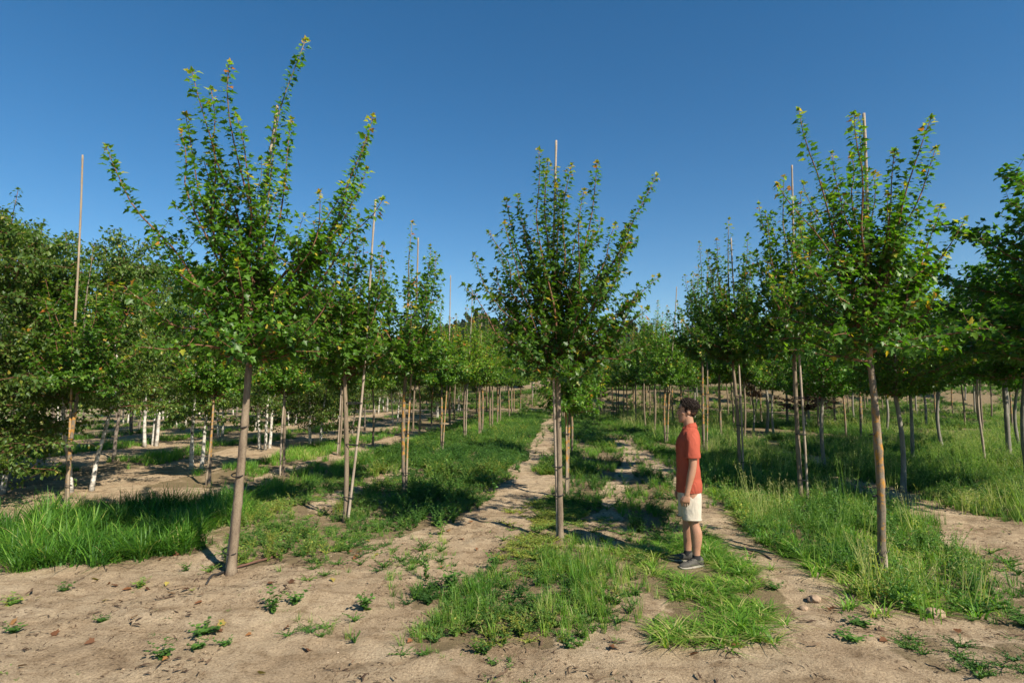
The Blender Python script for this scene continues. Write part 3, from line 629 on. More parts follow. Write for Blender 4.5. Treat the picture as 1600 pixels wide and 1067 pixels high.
for o in list(COL.objects):
    if o.get("group", 1) is None: del o["group"]
# birch block
G_B = 'white birches of the birch block'
for i, (px, py, top, k, lab) in enumerate([(-75, 800, 285, 3, 'birch with branches drooping low at the picture edge'), (-15, 772, 330, 3, 'leafy birch just behind the drooping birch, its foliage nearly touching the soil'),
        (127, 767, 362, 1, 'twin-stemmed white birch right behind the lichen-covered leaning stake'), (302, 732, 400, 0, 'three-stemmed white birch between the two nearest staked maples'),
        (412, 703, 430, 0, 'slim three-stemmed birch seen just past the tallest trunk'), (491, 694, 440, 3, 'tight clump of three upright white birch stems'),
        (40, 737, 350, 2, 'dark-trunked single birch hung with leaves near its foot'), (178, 721, 375, 2, 'single dark-barked birch between the white-stemmed clumps'), (235, 696, 400, 0, 'pale birch clump far back on the bare strip')]):
    p = ground(px, py); plant(PB[k], p, topz(top, p[1]), 4.9, lab, G_B, rz=[1.0, 2.6, 0.15, 0.5, 0.9, 0.3, 2.0, 1.2, 0.0][i])
def visible(x, y): return y > 3 and abs(x) < 0.93 * y + 1.2
def rowfill(x0, slope, Y0, Y1, sp, protos, H, base, label, group, jit=0.25, wide=None, skip=0.0):
    Y = Y0
    while Y < Y1:
        x = x0 + slope * Y + trng.normal(0, jit)
        if visible(x, Y) and trng.random() > skip:
            plant(protos[trng.integers(len(protos))], np.array([x, Y, 0]), H * trng.uniform(0.9, 1.1), base, label, group, wide=wide)
        Y += sp * trng.uniform(0.9, 1.1)
rowfill(-8.3, 0.085, 22.5, 47, 2.9, PBF, 4.8, 4.9, 'small birch far along the first birch row', 'far birches of the first row')
rowfill(-13.2, 0.085, 22, 47, 3.1, PBF, 4.9, 4.9, 'birch far back in the second birch row', 'far birches of the second row')
rowfill(-17.8, 0.085, 17, 47, 3.3, PBF, 5.0, 4.9, 'birch deep inside the birch block', 'birches deep inside the block')
rowfill(-22.5, 0.085, 23, 47, 3.4, PBF, 5.1, 4.9, 'birch deep inside the birch block', 'birches deep inside the block')
rowfill(-27.5, 0.085, 28, 47, 3.8, PBF, 5.2, 4.9, 'birch deep inside the birch block', 'birches deep inside the block')
FAR = 'slender maple at the far end of the weedy rows'
for x0, Y0 in ((-3.3, 24), (-6.3, 26), (0.6, 32), (3.6, 30), (6.0, 28)):
    rowfill(x0, 0.085, Y0, 48, 2.5, PM[:2] + PY, 4.9, 4.7, FAR, 'far slender maples', wide=1.15)
for k, x0 in enumerate((8.2, 11.2, 14.3, 17.5, 21, 25, 29.5)):
    rowfill(x0, 0.085, 24 + k * 1.2, 48, 3.3, PM + PL, 5.2, 4.7, 'thin young tree at the back of the weedy field', 'thin trees at the back of the field', wide=1.2)
for k, x0 in enumerate((-30, -25, -20.5, -16, -12, -8.5, -5, -1.5, 6, 10, 14.5, 19, 24, 29, 34, 40)):
    rowfill(x0, 0.06, 51 + (k % 3), 76, 4.2, PM[2:] + PY + PY + PL[1:], 5.6, 4.7, 'far young tree on the terrace past the cross track', 'young trees on the far terrace', wide=1.35)
p = ground(938, 641); plant(PL[1], p, 2.6, 4.6, 'bushy low shrub beside the cross track', 'low shrubs', wide=0.75)
# big trees on the hill skyline
hb = proto_linden(207, H=9.0, fork=2.2, spread=3.6, mat='hill_leaf', size=0.34, nt=40, r0=0.2)
hb.name = 'hill_tree'
for i, (px, dY, H) in enumerate([(716, 0, 9), (741, 8, 12), (760, 4, 11.5), (775, 15, 9), (800, 10, 10), (690, 20, 8), (985, 12, 9), (1010, 5, 8), (655, 15, 8), (1550, 30, 9), (960, 18, 8)]):
    Y = 175 + dY; d = ray(px, 560); H = max(H * 0.75, topz(505 - (H - 8) * 4, Y) - float(gz(d[0] / d[1] * Y, Y))); plant(hb, np.array([d[0] / d[1] * Y, Y, 0]), H, 9.0, 'dark rounded tree on the hill skyline', 'trees on the hill skyline', wide=H / 9.0)
for p in PM + PY + PL + PU + PB:
    if id(p) not in used:
        for c in list(p.children): bpy.data.objects.remove(c)
        bpy.data.objects.remove(p)

# ------------------------------------------------------------------ grass, weeds and ground cover
def tuft_proto(seed, nb=16, h=1.0, w=0.03, spread=0.18, lean=0.55, seg=3):
    r = np.random.default_rng(seed); V = []; F = []; T = []
    for k in range(nb):
        az = r.uniform(0, 6.283); b = np.array([math.cos(az), math.sin(az), 0]) * spread * r.uniform(0, 1) ** 0.7; a2 = az + r.normal(0, 0.7)
        d = np.array([math.cos(a2), math.sin(a2), 0]); s = np.array([-d[1], d[0], 0]); hh = h * r.uniform(0.5, 1.05); dry = 0.42 * (r.random() < 0.07); ln = lean * r.uniform(0.3, 1.4) * hh; n0 = len(V); t = r.normal(0, 0.12) + dry
        for j in range(seg + 1):
            u = j / seg; c = b + d * ln * u ** 1.9 + np.array([0, 0, hh * (u - 0.22 * u ** 3 * (ln / hh))]); ww = w * (1 - u ** 1.6) * r.uniform(0.8, 1.2)
            if j < seg: V += [c - s * ww * 0.5, c + s * ww * 0.5]; T += [t - 0.05 * (1 - u), t - 0.05 * (1 - u)]
            else: V.append(c); T.append(t + 0.1)
        for j in range(seg - 1):
            a = n0 + 2 * j; F += [(a, a + 1, a + 3), (a, a + 3, a + 2)]
        a = n0 + 2 * (seg - 1); F.append((a, a + 1, a + 2))
    return np.array(V), np.array(F), np.array(T)
def herb_proto(seed, stems=5, h=1.0, leaf=0.16, n=9, spread=0.5, wide=0.42):
    r = np.random.default_rng(seed); lv = Leaves(); g = Geo()
    for k in range(stems):
        az = k * 6.283 / stems + r.uniform(-0.5, 0.5); l = r.uniform(0.6, 1.0); e = np.array([math.cos(az) * spread * l, math.sin(az) * spread * l, h * l * r.uniform(0.7, 1)])
        pts = bez(np.zeros(3), np.array([e[0] * 0.25, e[1] * 0.25, e[2] * 0.65]), e, 7); g.tube(pts, np.linspace(0.016, 0.006, 7), 3, False)
        for j in range(n):
            u = (j + r.uniform(0.3, 1)) / n; p = np.array([np.interp(u * 6, range(7), pts[:, c]) for c in range(3)]); a2 = j * 2.4 + r.uniform(-0.4, 0.4)
            d = np.array([math.cos(a2), math.sin(a2), r.uniform(0.0, 0.6)])
            lv.add(p[None], d[None], np.array([[0, 0, 1.0]]) + r.normal(0, 0.3, (1, 3)), np.array([leaf * r.uniform(0.6, 1.2) * (1.25 - 0.6 * u)]), np.array([r.normal(0, 0.12)]))
    leafshape = mirror_leaf([(wide * 0.7, 0.3), (wide * 0.55, 0.65)], [0, 1.0], [(0, 2, 3), (0, 3, 1)], 0.3)
    V1, F1, T1 = lv.arr(leafshape); V2, F2 = g.arr()
    return np.concatenate([V1, V2]), np.concatenate([F1, F2 + len(V1)]), np.concatenate([T1, np.full(len(V2), 0.1)])
def seed_proto(seed, nb=10, w=0.012):
    r = np.random.default_rng(seed); V = []; F = []; T = []
    for k in range(nb):
        b = np.append(r.normal(0, 0.13, 2), 0); e = b + np.append(r.normal(0, 0.2, 2), r.uniform(0.7, 1.1)); s = nrm(np.append(r.normal(0, 1, 2), 0)) * w; n0 = len(V)
        V += [b - s, b + s, e]; F.append((n0, n0 + 1, n0 + 2)); T += [0, 0, 0.15]
        for j in range(6):
            p = b + (e - b) * r.uniform(0.6, 1.0); d = r.normal(0, 0.05, 3) + np.array([0, 0, 0.04]); q = nrm(r.normal(0, 1, 3)) * 0.012; n0 = len(V); V += [p, p + d * 0.6 + q, p + d]; F.append((n0, n0 + 1, n0 + 2)); T += [0.22] * 3
    return np.array(V), np.array(F), np.array(T)
def scatter(name, protos, x, y, h, wd, tint, mat, rng, label, parent=None):
    dm = np.hypot(x - MAN[0], (y - MAN[1]) * 0.8); kk = dm > 0.30; kk &= (~on_track(x, y) | (rng.random(len(x)) < 0.15)) if mat in ('grass', 'dull_grass', 'weed') and 'seedling' not in label else True; x, y, h, wd, tint = x[kk], y[kk], h[kk], wd[kk], tint[kk]
    n = len(x); z = gz(x, y) - 0.008; rot = rng.uniform(0, 6.283, n); pick = rng.integers(0, len(protos), n)
    tl = rng.normal(0, 0.14, (n, 2)); VV = []; FF = []; TT = []; off = 0
    for k, (V, F, T) in enumerate(protos):
        i = np.where(pick == k)[0]
        if len(i) == 0: continue
        c, s = np.cos(rot[i])[:, None], np.sin(rot[i])[:, None]
        X = (V[None, :, 0] * c - V[None, :, 1] * s) * wd[i][:, None]; Yv = (V[None, :, 0] * s + V[None, :, 1] * c) * wd[i][:, None]; Z = V[None, :, 2] * h[i][:, None]
        X = X + Z * tl[i, 0:1] + x[i][:, None]; Yv = Yv + Z * tl[i, 1:2] + y[i][:, None]; Z = Z + z[i][:, None]
        VV.append(np.stack([X, Yv, Z], -1).reshape(-1, 3)); TT.append((tint[i][:, None] + T[None]).ravel())
        FF.append((F[None] + (np.arange(len(i)) * len(V))[:, None, None] + off).reshape(-1, 3)); off += len(i) * len(V)
    return tag(obj_from(name, np.concatenate(VV), np.concatenate(FF), M[mat], parent, np.concatenate(TT)), label, 'plants', None, 'stuff')
grng = np.random.default_rng(5); MAN = ground(1074, 892)
TUFT = [tuft_proto(s) for s in range(6)]
LTUFT = [tuft_proto(s + 20, 16, 1.0, 0.042, 0.26, 1.15, 4) for s in range(6)]
CRABT = [tuft_proto(s + 40, 18, 1.0, 0.075, 0.25, 1.5, 3) for s in range(6)]
HERB = [herb_proto(s) for s in range(5)] + [herb_proto(9, 7, 1.0, 0.13, 12, 0.4, 0.3)]
CREEP = [herb_proto(s + 30, 8, 0.22, 0.11, 9, 1.0, 0.6) for s in range(5)]
SEED = [seed_proto(s) for s in range(5)]
def tn(x, y, mean, sd=0.13, sc=1.1, amp=0.42, seed=66): return np.clip(mean + (fbm(x * sc, y * sc, seed) - 0.5) * amp * 2 + grng.normal(0, sd, len(x)), 0.02, 0.95)
def lay(name, P, per, protos, hm, wm, tint, mat, label, thr=0.0, seed=1, warp=0.2, hs=0.28, nscale=2.2):
    x, y = sample(P, per, grng, warp, thr, nscale, seed); n = len(x)
    if n == 0: return
    hh = hm * np.clip(grng.normal(1, hs, n), 0.35, 1.8) * (0.6 + 0.8 * fbm(x * 1.5, y * 1.5, seed + 3)); ww = wm * np.clip(grng.normal(1, 0.2, n), 0.5, 1.6)
    scatter(name, protos, x, y, hh, ww, tn(x, y, tint), mat, grng, label)
lay('long_grass', LONG, 190, LTUFT, 0.29, 0.33, 0.30, 'grass', 'long arching green grass below the leaning stake', 0.36, 2, 0.3, 0.4)
lay('grass', WEED_L, 80, TUFT, 0.11, 0.13, 0.45, 'grass', 'short grass round the tallest maple row', 0.5, 4)
lay('weeds', WEED_L, 75, HERB, 0.17, 0.18, 0.56, 'weed', 'small leafy weeds round the tallest maple row', 0.46, 5)
lay('weeds', WEED_BUSH, 34, HERB, 0.34, 0.30, 0.48, 'weed', 'bushy dark weeds between the tallest and centre maple rows', 0.5, 6)
lay('grass', CLUMP_C, 200, TUFT, 0.17, 0.15, 0.55, 'grass', 'grass clump in front of the centre maple', 0.43, 7)
lay('weeds', CLUMP_C, 45, HERB, 0.15, 0.2, 0.5, 'weed', 'small weeds in the grass clump before the centre maple', 0.35, 8)
lay('ground_cover', LOW_C, 170, CREEP, 0.3, 0.13, 0.80, 'weed', 'low yellow-green ground cover round the centre stake', 0.36, 9)
lay('grass', STRIP_C, 80, TUFT, 0.17, 0.17, 0.48, 'grass', 'rough grass strip between the centre row and the man', 0.52, 10)
lay('weeds', STRIP_C, 40, HERB, 0.2, 0.21, 0.45, 'weed', 'leafy weeds between the centre row and the man', 0.5, 11)
lay('crabgrass', CRAB, 210, CRABT, 0.10, 0.16, 0.62, 'grass', 'bright broad-bladed grass under the man', 0.41, 12)
lay('crabgrass', STRIP_R, 60, CRABT, 0.15, 0.2, 0.6, 'grass', 'bright grass along the lichen-covered maple row', 0.42, 13)
lay('grass', STRIP_R, 110, TUFT, 0.2, 0.16, 0.45, 'grass', 'dense tall grass along the lichen-covered maple row', 0.5, 14)
lay('weeds', STRIP_R, 60, HERB, 0.3, 0.22, 0.48, 'weed', 'tall leafy weeds along the lichen-covered maple row', 0.46, 15)
lay('seed_grass', STRIP_R, 9, SEED, 0.42, 0.4, 0.66, 'dull_grass', 'thin seeding grass along the lichen-covered maple row', 0.42, 16)
lay('grass', FIELD_R, 90, TUFT, 0.2, 0.2, 0.42, 'dull_grass', 'dense dull green grass of the weedy field', 0.25, 17)
lay('seed_grass', FIELD_R, 12, SEED, 0.34, 0.5, 0.6, 'dull_grass', 'pale seeding grass of the weedy field', 0.25, 18)
lay('weeds', FIELD_R, 42, HERB, 0.28, 0.26, 0.5, 'weed', 'leafy weeds of the weedy field', 0.4, 19)
lay('ground_cover', LOW_R, 130, CREEP, 0.3, 0.12, 0.5, 'weed', 'flat creeping weed mat on the front soil', 0.36, 20, 0.25)
lay('ground_cover', SIDE_R, 60, CREEP, 0.4, 0.13, 0.45, 'weed', 'creeping weeds beside the right dirt path', 0.46, 21, 0.25)
lay('grass', SIDE_R, 50, TUFT, 0.16, 0.18, 0.5, 'grass', 'sparse grass beside the right dirt path', 0.5, 22, 0.25)
for i, P in enumerate(PATCH_S):
    lay('ground_cover', P, 75, CREEP, 0.35, 0.13, 0.4, 'weed', 'patch of small grey-green weeds on bare soil', 0.36, 30 + i, 0.2)
    lay('grass', P, 70, TUFT, 0.1, 0.13, 0.5, 'grass', 'patch of sparse short grass on bare soil', 0.45, 40 + i, 0.2)
lay('ground_cover', WEED_L, 55, CREEP, 0.3, 0.12, 0.6, 'weed', 'low yellow-green weeds round the tallest maple row', 0.47, 24)
lay('ground_cover', CLUMP_C, 60, CREEP, 0.35, 0.12, 0.5, 'weed', 'creeping weeds at the foot of the grass clump', 0.40, 25, 0.3)
lay('grass', MIDL, 60, TUFT, 0.22, 0.26, 0.52, 'grass', 'grass strip along the staked row beside the birches', 0.48, 23)
# mid and far field: sizes grow and numbers thin out with distance
def field(n, Y0, Y1, keep): 
    u = grng.random(n); Y = 1 / ((1 - u) / Y0 + u / Y1); x = (grng.random(n) * 2 - 1) * (0.95 * Y + 1); k = keep(x, Y) & ((Y > 12.5) | False); return x[k], Y[k]
def inL(x, y): return x < -4.6 + 0.06 * y
def keepA(x, y):
    path = ((np.abs(x - (0.1 + 0.075 * (y - 12)) + 0.5 * (fbm(y * 0.5, y * 0, 75) - 0.5)) < 0.42 * (0.6 + 0.8 * fbm(y * 0.9, y * 0, 76))) | (np.abs(x - (3.1 + 0.075 * (y - 12)) + 0.5 * (fbm(y * 0.5, y * 0, 78) - 0.5)) < 0.5 * (0.5 + 1.0 * fbm(y * 0.8, y * 0, 79)))) & (y < 34)
    return (~inL(x, y)) & (y < 48) & (fbm(x * 0.9, y * 0.35, 71, 3) > 0.47) & ~path
def keepB(x, y): return inL(x, y) & (y < 48) & (np.abs(((x - 0.1 * y + 9.3) % 3.6) - 1.8) < 0.75) & (fbm(x * 0.7, y * 0.7, 73, 3) > 0.42)
x, y = field(52000, 12, 48, keepA); k = x > 4 + 0.1 * y
for sel, mat, nm, lb, t0 in ((~k, 'grass', 'grass', 'rough grass between the far maple rows', 0.52), (k, 'dull_grass', 'grass', 'dull grass across the back of the weedy field', 0.46)):
    xs, ys = x[sel], y[sel]; sc = 1 + (ys - 12) / 26
    scatter(nm, TUFT, xs, ys, 0.2 * sc ** 0.4 * grng.uniform(0.6, 1.4, len(xs)), 0.3 * sc, tn(xs, ys, t0, 0.1, 0.4), mat, grng, lb)
x, y = field(15000, 12, 48, keepA); sc = 1 + (y - 12) / 26
scatter('weeds', HERB, x, y, 0.3 * sc ** 0.4 * grng.uniform(0.5, 1.4, len(x)), 0.42 * sc, tn(x, y, 0.5, 0.1, 0.4), 'weed', grng, 'leafy weeds between the far rows')
x, y = field(4500, 12, 48, lambda x, y: keepA(x, y) & (x > 5)); sc = 1 + (y - 12) / 26
scatter('seed_grass', SEED, x, y, 0.45 * sc ** 0.4 * grng.uniform(0.6, 1.3, len(x)), 0.6 * sc, tn(x, y, 0.66, 0.1, 0.4), 'dull_grass', grng, 'pale seeding grass at the back of the field')
x, y = field(26000, 12, 48, keepB); sc = 1 + (y - 12) / 26
scatter('grass', TUFT, x, y, 0.2 * sc ** 0.4 * grng.uniform(0.6, 1.4, len(x)), 0.28 * sc, tn(x, y, 0.45, 0.1, 0.4), 'grass', grng, 'grass strips on the soil of the birch block')
n = 9000; y = grng.uniform(49, 77, n); x = grng.uniform(-1, 1, n) * 0.95 * y; k = fbm(x * 0.3, y * 0.3, 83, 3) > 0.44; x, y = x[k], y[k]
scatter('scrub', HERB, x, y, grng.uniform(0.2, 0.8, len(x)), grng.uniform(0.5, 1.1, len(x)), np.clip(grng.normal(0.45, 0.15, len(x)), 0, 1), 'dull_grass', grng, 'low scrub on the terrace past the cross track')
n = 2600; x = grng.uniform(-230, 230, n); y = grng.uniform(76, 215, n); k = (fbm(x * 0.04, y * 0.04, 77) > 0.42) & (np.abs(x) < 0.95 * y); x, y = x[k], y[k]
scatter('scrub', [herb_proto(s + 60, 9, 1.0, 0.3, 12, 0.7, 0.7) for s in range(3)], x, y, grng.uniform(1.2, 3.2, len(x)), grng.uniform(1.4, 3.0, len(x)), np.clip(grng.normal(0.45, 0.15, len(x)), 0, 1), 'hill_leaf', grng, 'green scrub covering the far hillside')
n = 2600; y = 2.3 + grng.random(n) * 6.5; x = grng.uniform(-1, 1, n) * (0.95 * y + 0.6); k = fbm(x * 0.9, y * 0.9, 87, 3) + grng.normal(0, 0.08, n) > 0.60; x, y = x[k], y[k]; w = 0.03 + 0.09 * grng.random(len(x)) ** 2.5
scatter('seedlings', CREEP + HERB[:3], x, y, w * grng.uniform(0.4, 1.1, len(x)), w, np.clip(grng.normal(0.5, 0.2, len(x)), 0.05, 0.95), 'weed', grng, 'tiny scattered seedlings on the bare sandy soil')
# litter on the soil
def chip_proto(seed):
    r = np.random.default_rng(seed); V = []; F = []
    for k in range(3):
        a = r.uniform(0, 6.28); l = r.uniform(0.3, 1); d = np.array([math.cos(a), math.sin(a), r.uniform(0, 0.25)]) * l; s = np.array([-d[1], d[0], 0]) * 0.10; p = np.append(r.normal(0, 0.4, 2), 0.3); n0 = len(V)
        V += [p - s, p + s, p + d * 0.5 + s * 1.2 + np.array([0, 0, 0.1]), p + d]; F += [(n0, n0 + 1, n0 + 2), (n0, n0 + 2, n0 + 3)]
    return np.array(V), np.array(F), np.zeros(len(V))
CHIP = [chip_proto(s) for s in range(5)]
n = 30000; u = grng.random(n); y = 2.2 + u * 10; x = grng.uniform(-1, 1, n) * (0.95 * y + 0.8); k = fbm(x * 1.7, y * 1.7, 81, 3) + grng.normal(0, 0.08, n) > 0.5; x, y = x[k], y[k]; s = grng.uniform(0.014, 0.055, len(x)) * grng.choice([0.7, 1.0, 1.9], len(x), p=[.5, .36, .14])
scatter('soil_litter', CHIP, x, y, s * 0.8, s, np.clip(grng.normal(0.28, 0.24, len(x)), 0, 1), 'litter', grng, 'dry bits of stem and leaf strewn on the sandy soil')

def crumb_proto(seed):
    r = np.random.default_rng(seed); V = nrm(np.array([(1, 0, 0), (-1, 0, 0), (0, 1, 0), (0, -1, 0), (0, 0, 1), (0, 0, -0.3)], float)) * r.uniform(0.6, 1.3, (6, 1)); V[:, 2] *= 0.7
    F = np.array([(0, 2, 4), (2, 1, 4), (1, 3, 4), (3, 0, 4), (2, 0, 5), (1, 2, 5), (3, 1, 5), (0, 3, 5)]); return V, F, r.normal(0, 0.1, 6)
n = 26000; y = 2.1 + grng.random(n) ** 1.3 * 9; x = grng.uniform(-1, 1, n) * (0.95 * y + 0.6); k = fbm(x * 1.3, y * 1.3, 85, 3) + grng.normal(0, 0.07, n) > 0.5; x, y = x[k], y[k]; s = 0.004 + 0.013 * grng.random(len(x)) ** 4
M['crumb'] = leaf_mat('crumb', [(0, (0.16, 0.11, 0.07)), (0.5, (0.37, 0.27, 0.18)), (1, (0.55, 0.44, 0.33))], 0.0, 0.95, 0.05)
scatter('soil_crumbs', [crumb_proto(q) for q in range(4)], x, y, s, s, np.clip(grng.normal(0.5, 0.18, len(x)), 0, 1), 'crumb', grng, 'small crumbs of soil and grit on the sandy ground')

# ------------------------------------------------------------------ the man
def ring_loft(g, rings, sides=20, cap=True):
    """rings: (z, cx, cy, rx, ry[, power]) from bottom to top"""
    V = []; F = []; n = len(rings); th = np.arange(sides) * 2 * math.pi / sides
    for r in rings:
        z, cx, cy, rx, ry = r[:5]; pw = r[5] if len(r) > 5 else 2.0
        c, s = np.cos(th), np.sin(th); e = 2 / pw
        V += [(cx + rx * np.sign(a) * abs(a) ** e, cy + ry * np.sign(b) * abs(b) ** e, z) for a, b in zip(c, s)]
    for i in range(n - 1):
        for j in range(sides):
            p, q = i * sides + j, i * sides + (j + 1) % sides; F += [(p, q, q + sides), (p, q + sides, p + sides)]
    if cap:
        for j in range(1, sides - 1):
            F.append((0, j + 1, j)); o = (n - 1) * sides; F.append((o, o + j, o + j + 1))
    g.add(V, F)
def smooth_rings(rings, k=4):
    r = [list(q) + [2.0] * (6 - len(q)) for q in rings]; r = np.array(r, float); t = np.arange(len(r)); u = np.linspace(0, len(r) - 1, (len(r) - 1) * k + 1); out = []
    for x in u:
        i = int(min(len(r) - 2, x)); f = x - i; p0, p1, p2, p3 = r[max(0, i - 1)], r[i], r[i + 1], r[min(len(r) - 1, i + 2)]
        out.append(tuple(0.5 * ((2 * p1) + (-p0 + p2) * f + (2 * p0 - 5 * p1 + 4 * p2 - p3) * f * f + (-p0 + 3 * p1 - 3 * p2 + p3) * f ** 3)))
    return out
ICO = None
def ell(g, c, r, rot=None, sub=3):
    import bmesh
    bm = bmesh.new(); bmesh.ops.create_icosphere(bm, subdivisions=sub, radius=1.0)
    V = np.array([v.co[:] for v in bm.verts]) * np.array(r); F = np.array([[v.index for v in f.verts] for f in bm.faces]); bm.free()
    if rot is not None: V = V @ np.array(Matrix.Rotation(rot[1], 3, rot[0])).T
    g.add(V + np.array(c), F)
def remeshed(name, g, vox, mat, parent, smooth_it=4, disp=None):
    V, F = g.arr(); o = obj_from(name, V, F, mat)
    m = o.modifiers.new("r", 'REMESH'); m.mode = 'VOXEL'; m.voxel_size = vox
    if smooth_it:
        s = o.modifiers.new("s", 'SMOOTH'); s.iterations = smooth_it; s.factor = 0.5
    dg = bpy.context.evaluated_depsgraph_get(); me = bpy.data.meshes.new_from_object(o.evaluated_get(dg)); me.name = name
    o.modifiers.clear(); old = o.data; o.data = me; bpy.data.meshes.remove(old)
    if not me.materials: me.materials.append(mat)
    n = len(me.vertices); co = np.zeros(n * 3, np.float32); me.vertices.foreach_get("co", co); co = co.reshape(-1, 3)
    if disp is not None:
        no = np.zeros(n * 3, np.float32); me.vertices.foreach_get("normal", no); no = no.reshape(-1, 3)
        co = co + no * disp(co)[:, None].astype(np.float32); me.vertices.foreach_set("co", co.astype(np.float32).ravel())
    me.polygons.foreach_set("use_smooth", np.ones(len(me.polygons), bool)); me.update(); o.parent = parent
    return o
SKIN = plain('skin', (0.36, 0.19, 0.12), 0.5, 0.1, 25, 0.05, 0.4)
m_, nt_, N_, L_, P_ = SKIN, SKIN.node_tree, SKIN.node_tree.nodes, SKIN.node_tree.links, SKIN.node_tree.nodes["Principled BSDF"]
P_.inputs["Subsurface Weight"].default_value = 0.1; P_.inputs["Subsurface Radius"].default_value = (0.01, 0.004, 0.002)
SHIRT = plain('shirt_cloth', (0.335, 0.072, 0.043), 0.85, 0.08, 240, 0.25, 0.15, 0.001)
SHORT = plain('shorts_cloth', (0.48, 0.43, 0.35), 0.9, 0.06, 180, 0.2, 0.1, 0.001)
HAIR = plain('hair', (0.017, 0.011, 0.008), 0.6, 0.4, 150, 0.6, 0.15, 0.004)
SHOE = plain('shoe_mesh', (0.085, 0.08, 0.068), 0.8, 0.3, 120, 0.4, 0.2, 0.002)
SOLE = plain('shoe_sole', (0.27, 0.245, 0.2), 0.7, 0.15, 60, 0.2)
SOCK = plain('sock_cloth', (0.02, 0.02, 0.022), 0.9)
DARK = plain('eye_dark', (0.02, 0.014, 0.01), 0.3); LIP = plain('lip', (0.33, 0.13, 0.1), 0.5); WHITE = plain('eye_white', (0.26, 0.22, 0.19), 0.3)
for cm, sc_, st_ in ((SHIRT, 16, 0.55), (SHORT, 13, 0.4)):        # creases of the cloth
    nt_ = cm.node_tree; n_, l_ = nt_.nodes, nt_.links; tcx = n_.new("ShaderNodeTexCoord"); mpx = n_.new("ShaderNodeMapping"); mpx.inputs["Scale"].default_value = (1, 1, 0.55); mpx.inputs["Rotation"].default_value = (0.5, 0.2, 0)
    l_.new(tcx.outputs["Object"], mpx.inputs[0]); nx_ = noise(n_, l_, sc_, 3, 0.5, mpx.outputs[0], 1.2); bx_ = n_.new("ShaderNodeBump"); bx_.inputs["Strength"].default_value = st_; bx_.inputs["Distance"].default_value = 0.02
    l_.new(nx_.outputs["Fac"], bx_.inputs["Height"]); bo = [q for q in n_ if q.type == 'BUMP' and q is not bx_][0]; l_.new(bx_.outputs[0], bo.inputs["Normal"])
man_pos = on_ground(ground(1080, 884))
man = thing('person', 'young man in rust-red polo shirt and cream shorts standing in profile', 'person', man_pos, R(79)); man.scale = (0.98, 0.98, 0.982)
# local frame: x = his right, y = forward, z = up; his left arm (x < 0) is towards the viewer
g = Geo()
ring_loft(g, smooth_rings([(0.78, 0, -0.005, .145, .10), (0.92, 0, -0.005, .165, .115), (1.06, 0, 0.005, .14, .10), (1.2, 0, 0.005, .155, .112), (1.33, 0, -0.005, .17, .112), (1.42, 0, -0.02, .15, .085), (1.475, 0, -0.022, .075, .06)]), 24)
ring_loft(g, smooth_rings([(1.42, 0, -0.026, .06, .062), (1.5, 0, -0.012, .054, .058), (1.6, 0, 0.005, .055, .06)]), 20)            # neck
ell(g, (0, -0.012, 1.672), (.073, .095, .09))                                                                                     # skull
ring_loft(g, smooth_rings([(1.527, 0, .072, .018, .016), (1.536, 0, .06, .032, .034), (1.56, 0, .045, .046, .05), (1.59, 0, .034, .055, .06), (1.63, 0, .026, .063, .069), (1.67, 0, .02, .067, .074), (1.71, 0, .012, .068, .076), (1.735, 0, .0, .055, .068)]), 24)
ell(g, (0, .080, 1.686), (.048, .016, .010)); ell(g, (0, .083, 1.54), (.017, .016, .014))                                          # brow, chin
ring_loft(g, [(1.613, 0, .090, .017, .012), (1.62, 0, .098, .016, .022), (1.628, 0, .100, .013, .020), (1.65, 0, .093, .008, .013), (1.68, 0, .086, .007, .008)], 12)  # nose
ell(g, (0, .092, 1.592), (.022, .010, .006)); ell(g, (0, .089, 1.579), (.020, .010, .007))                                          # lips
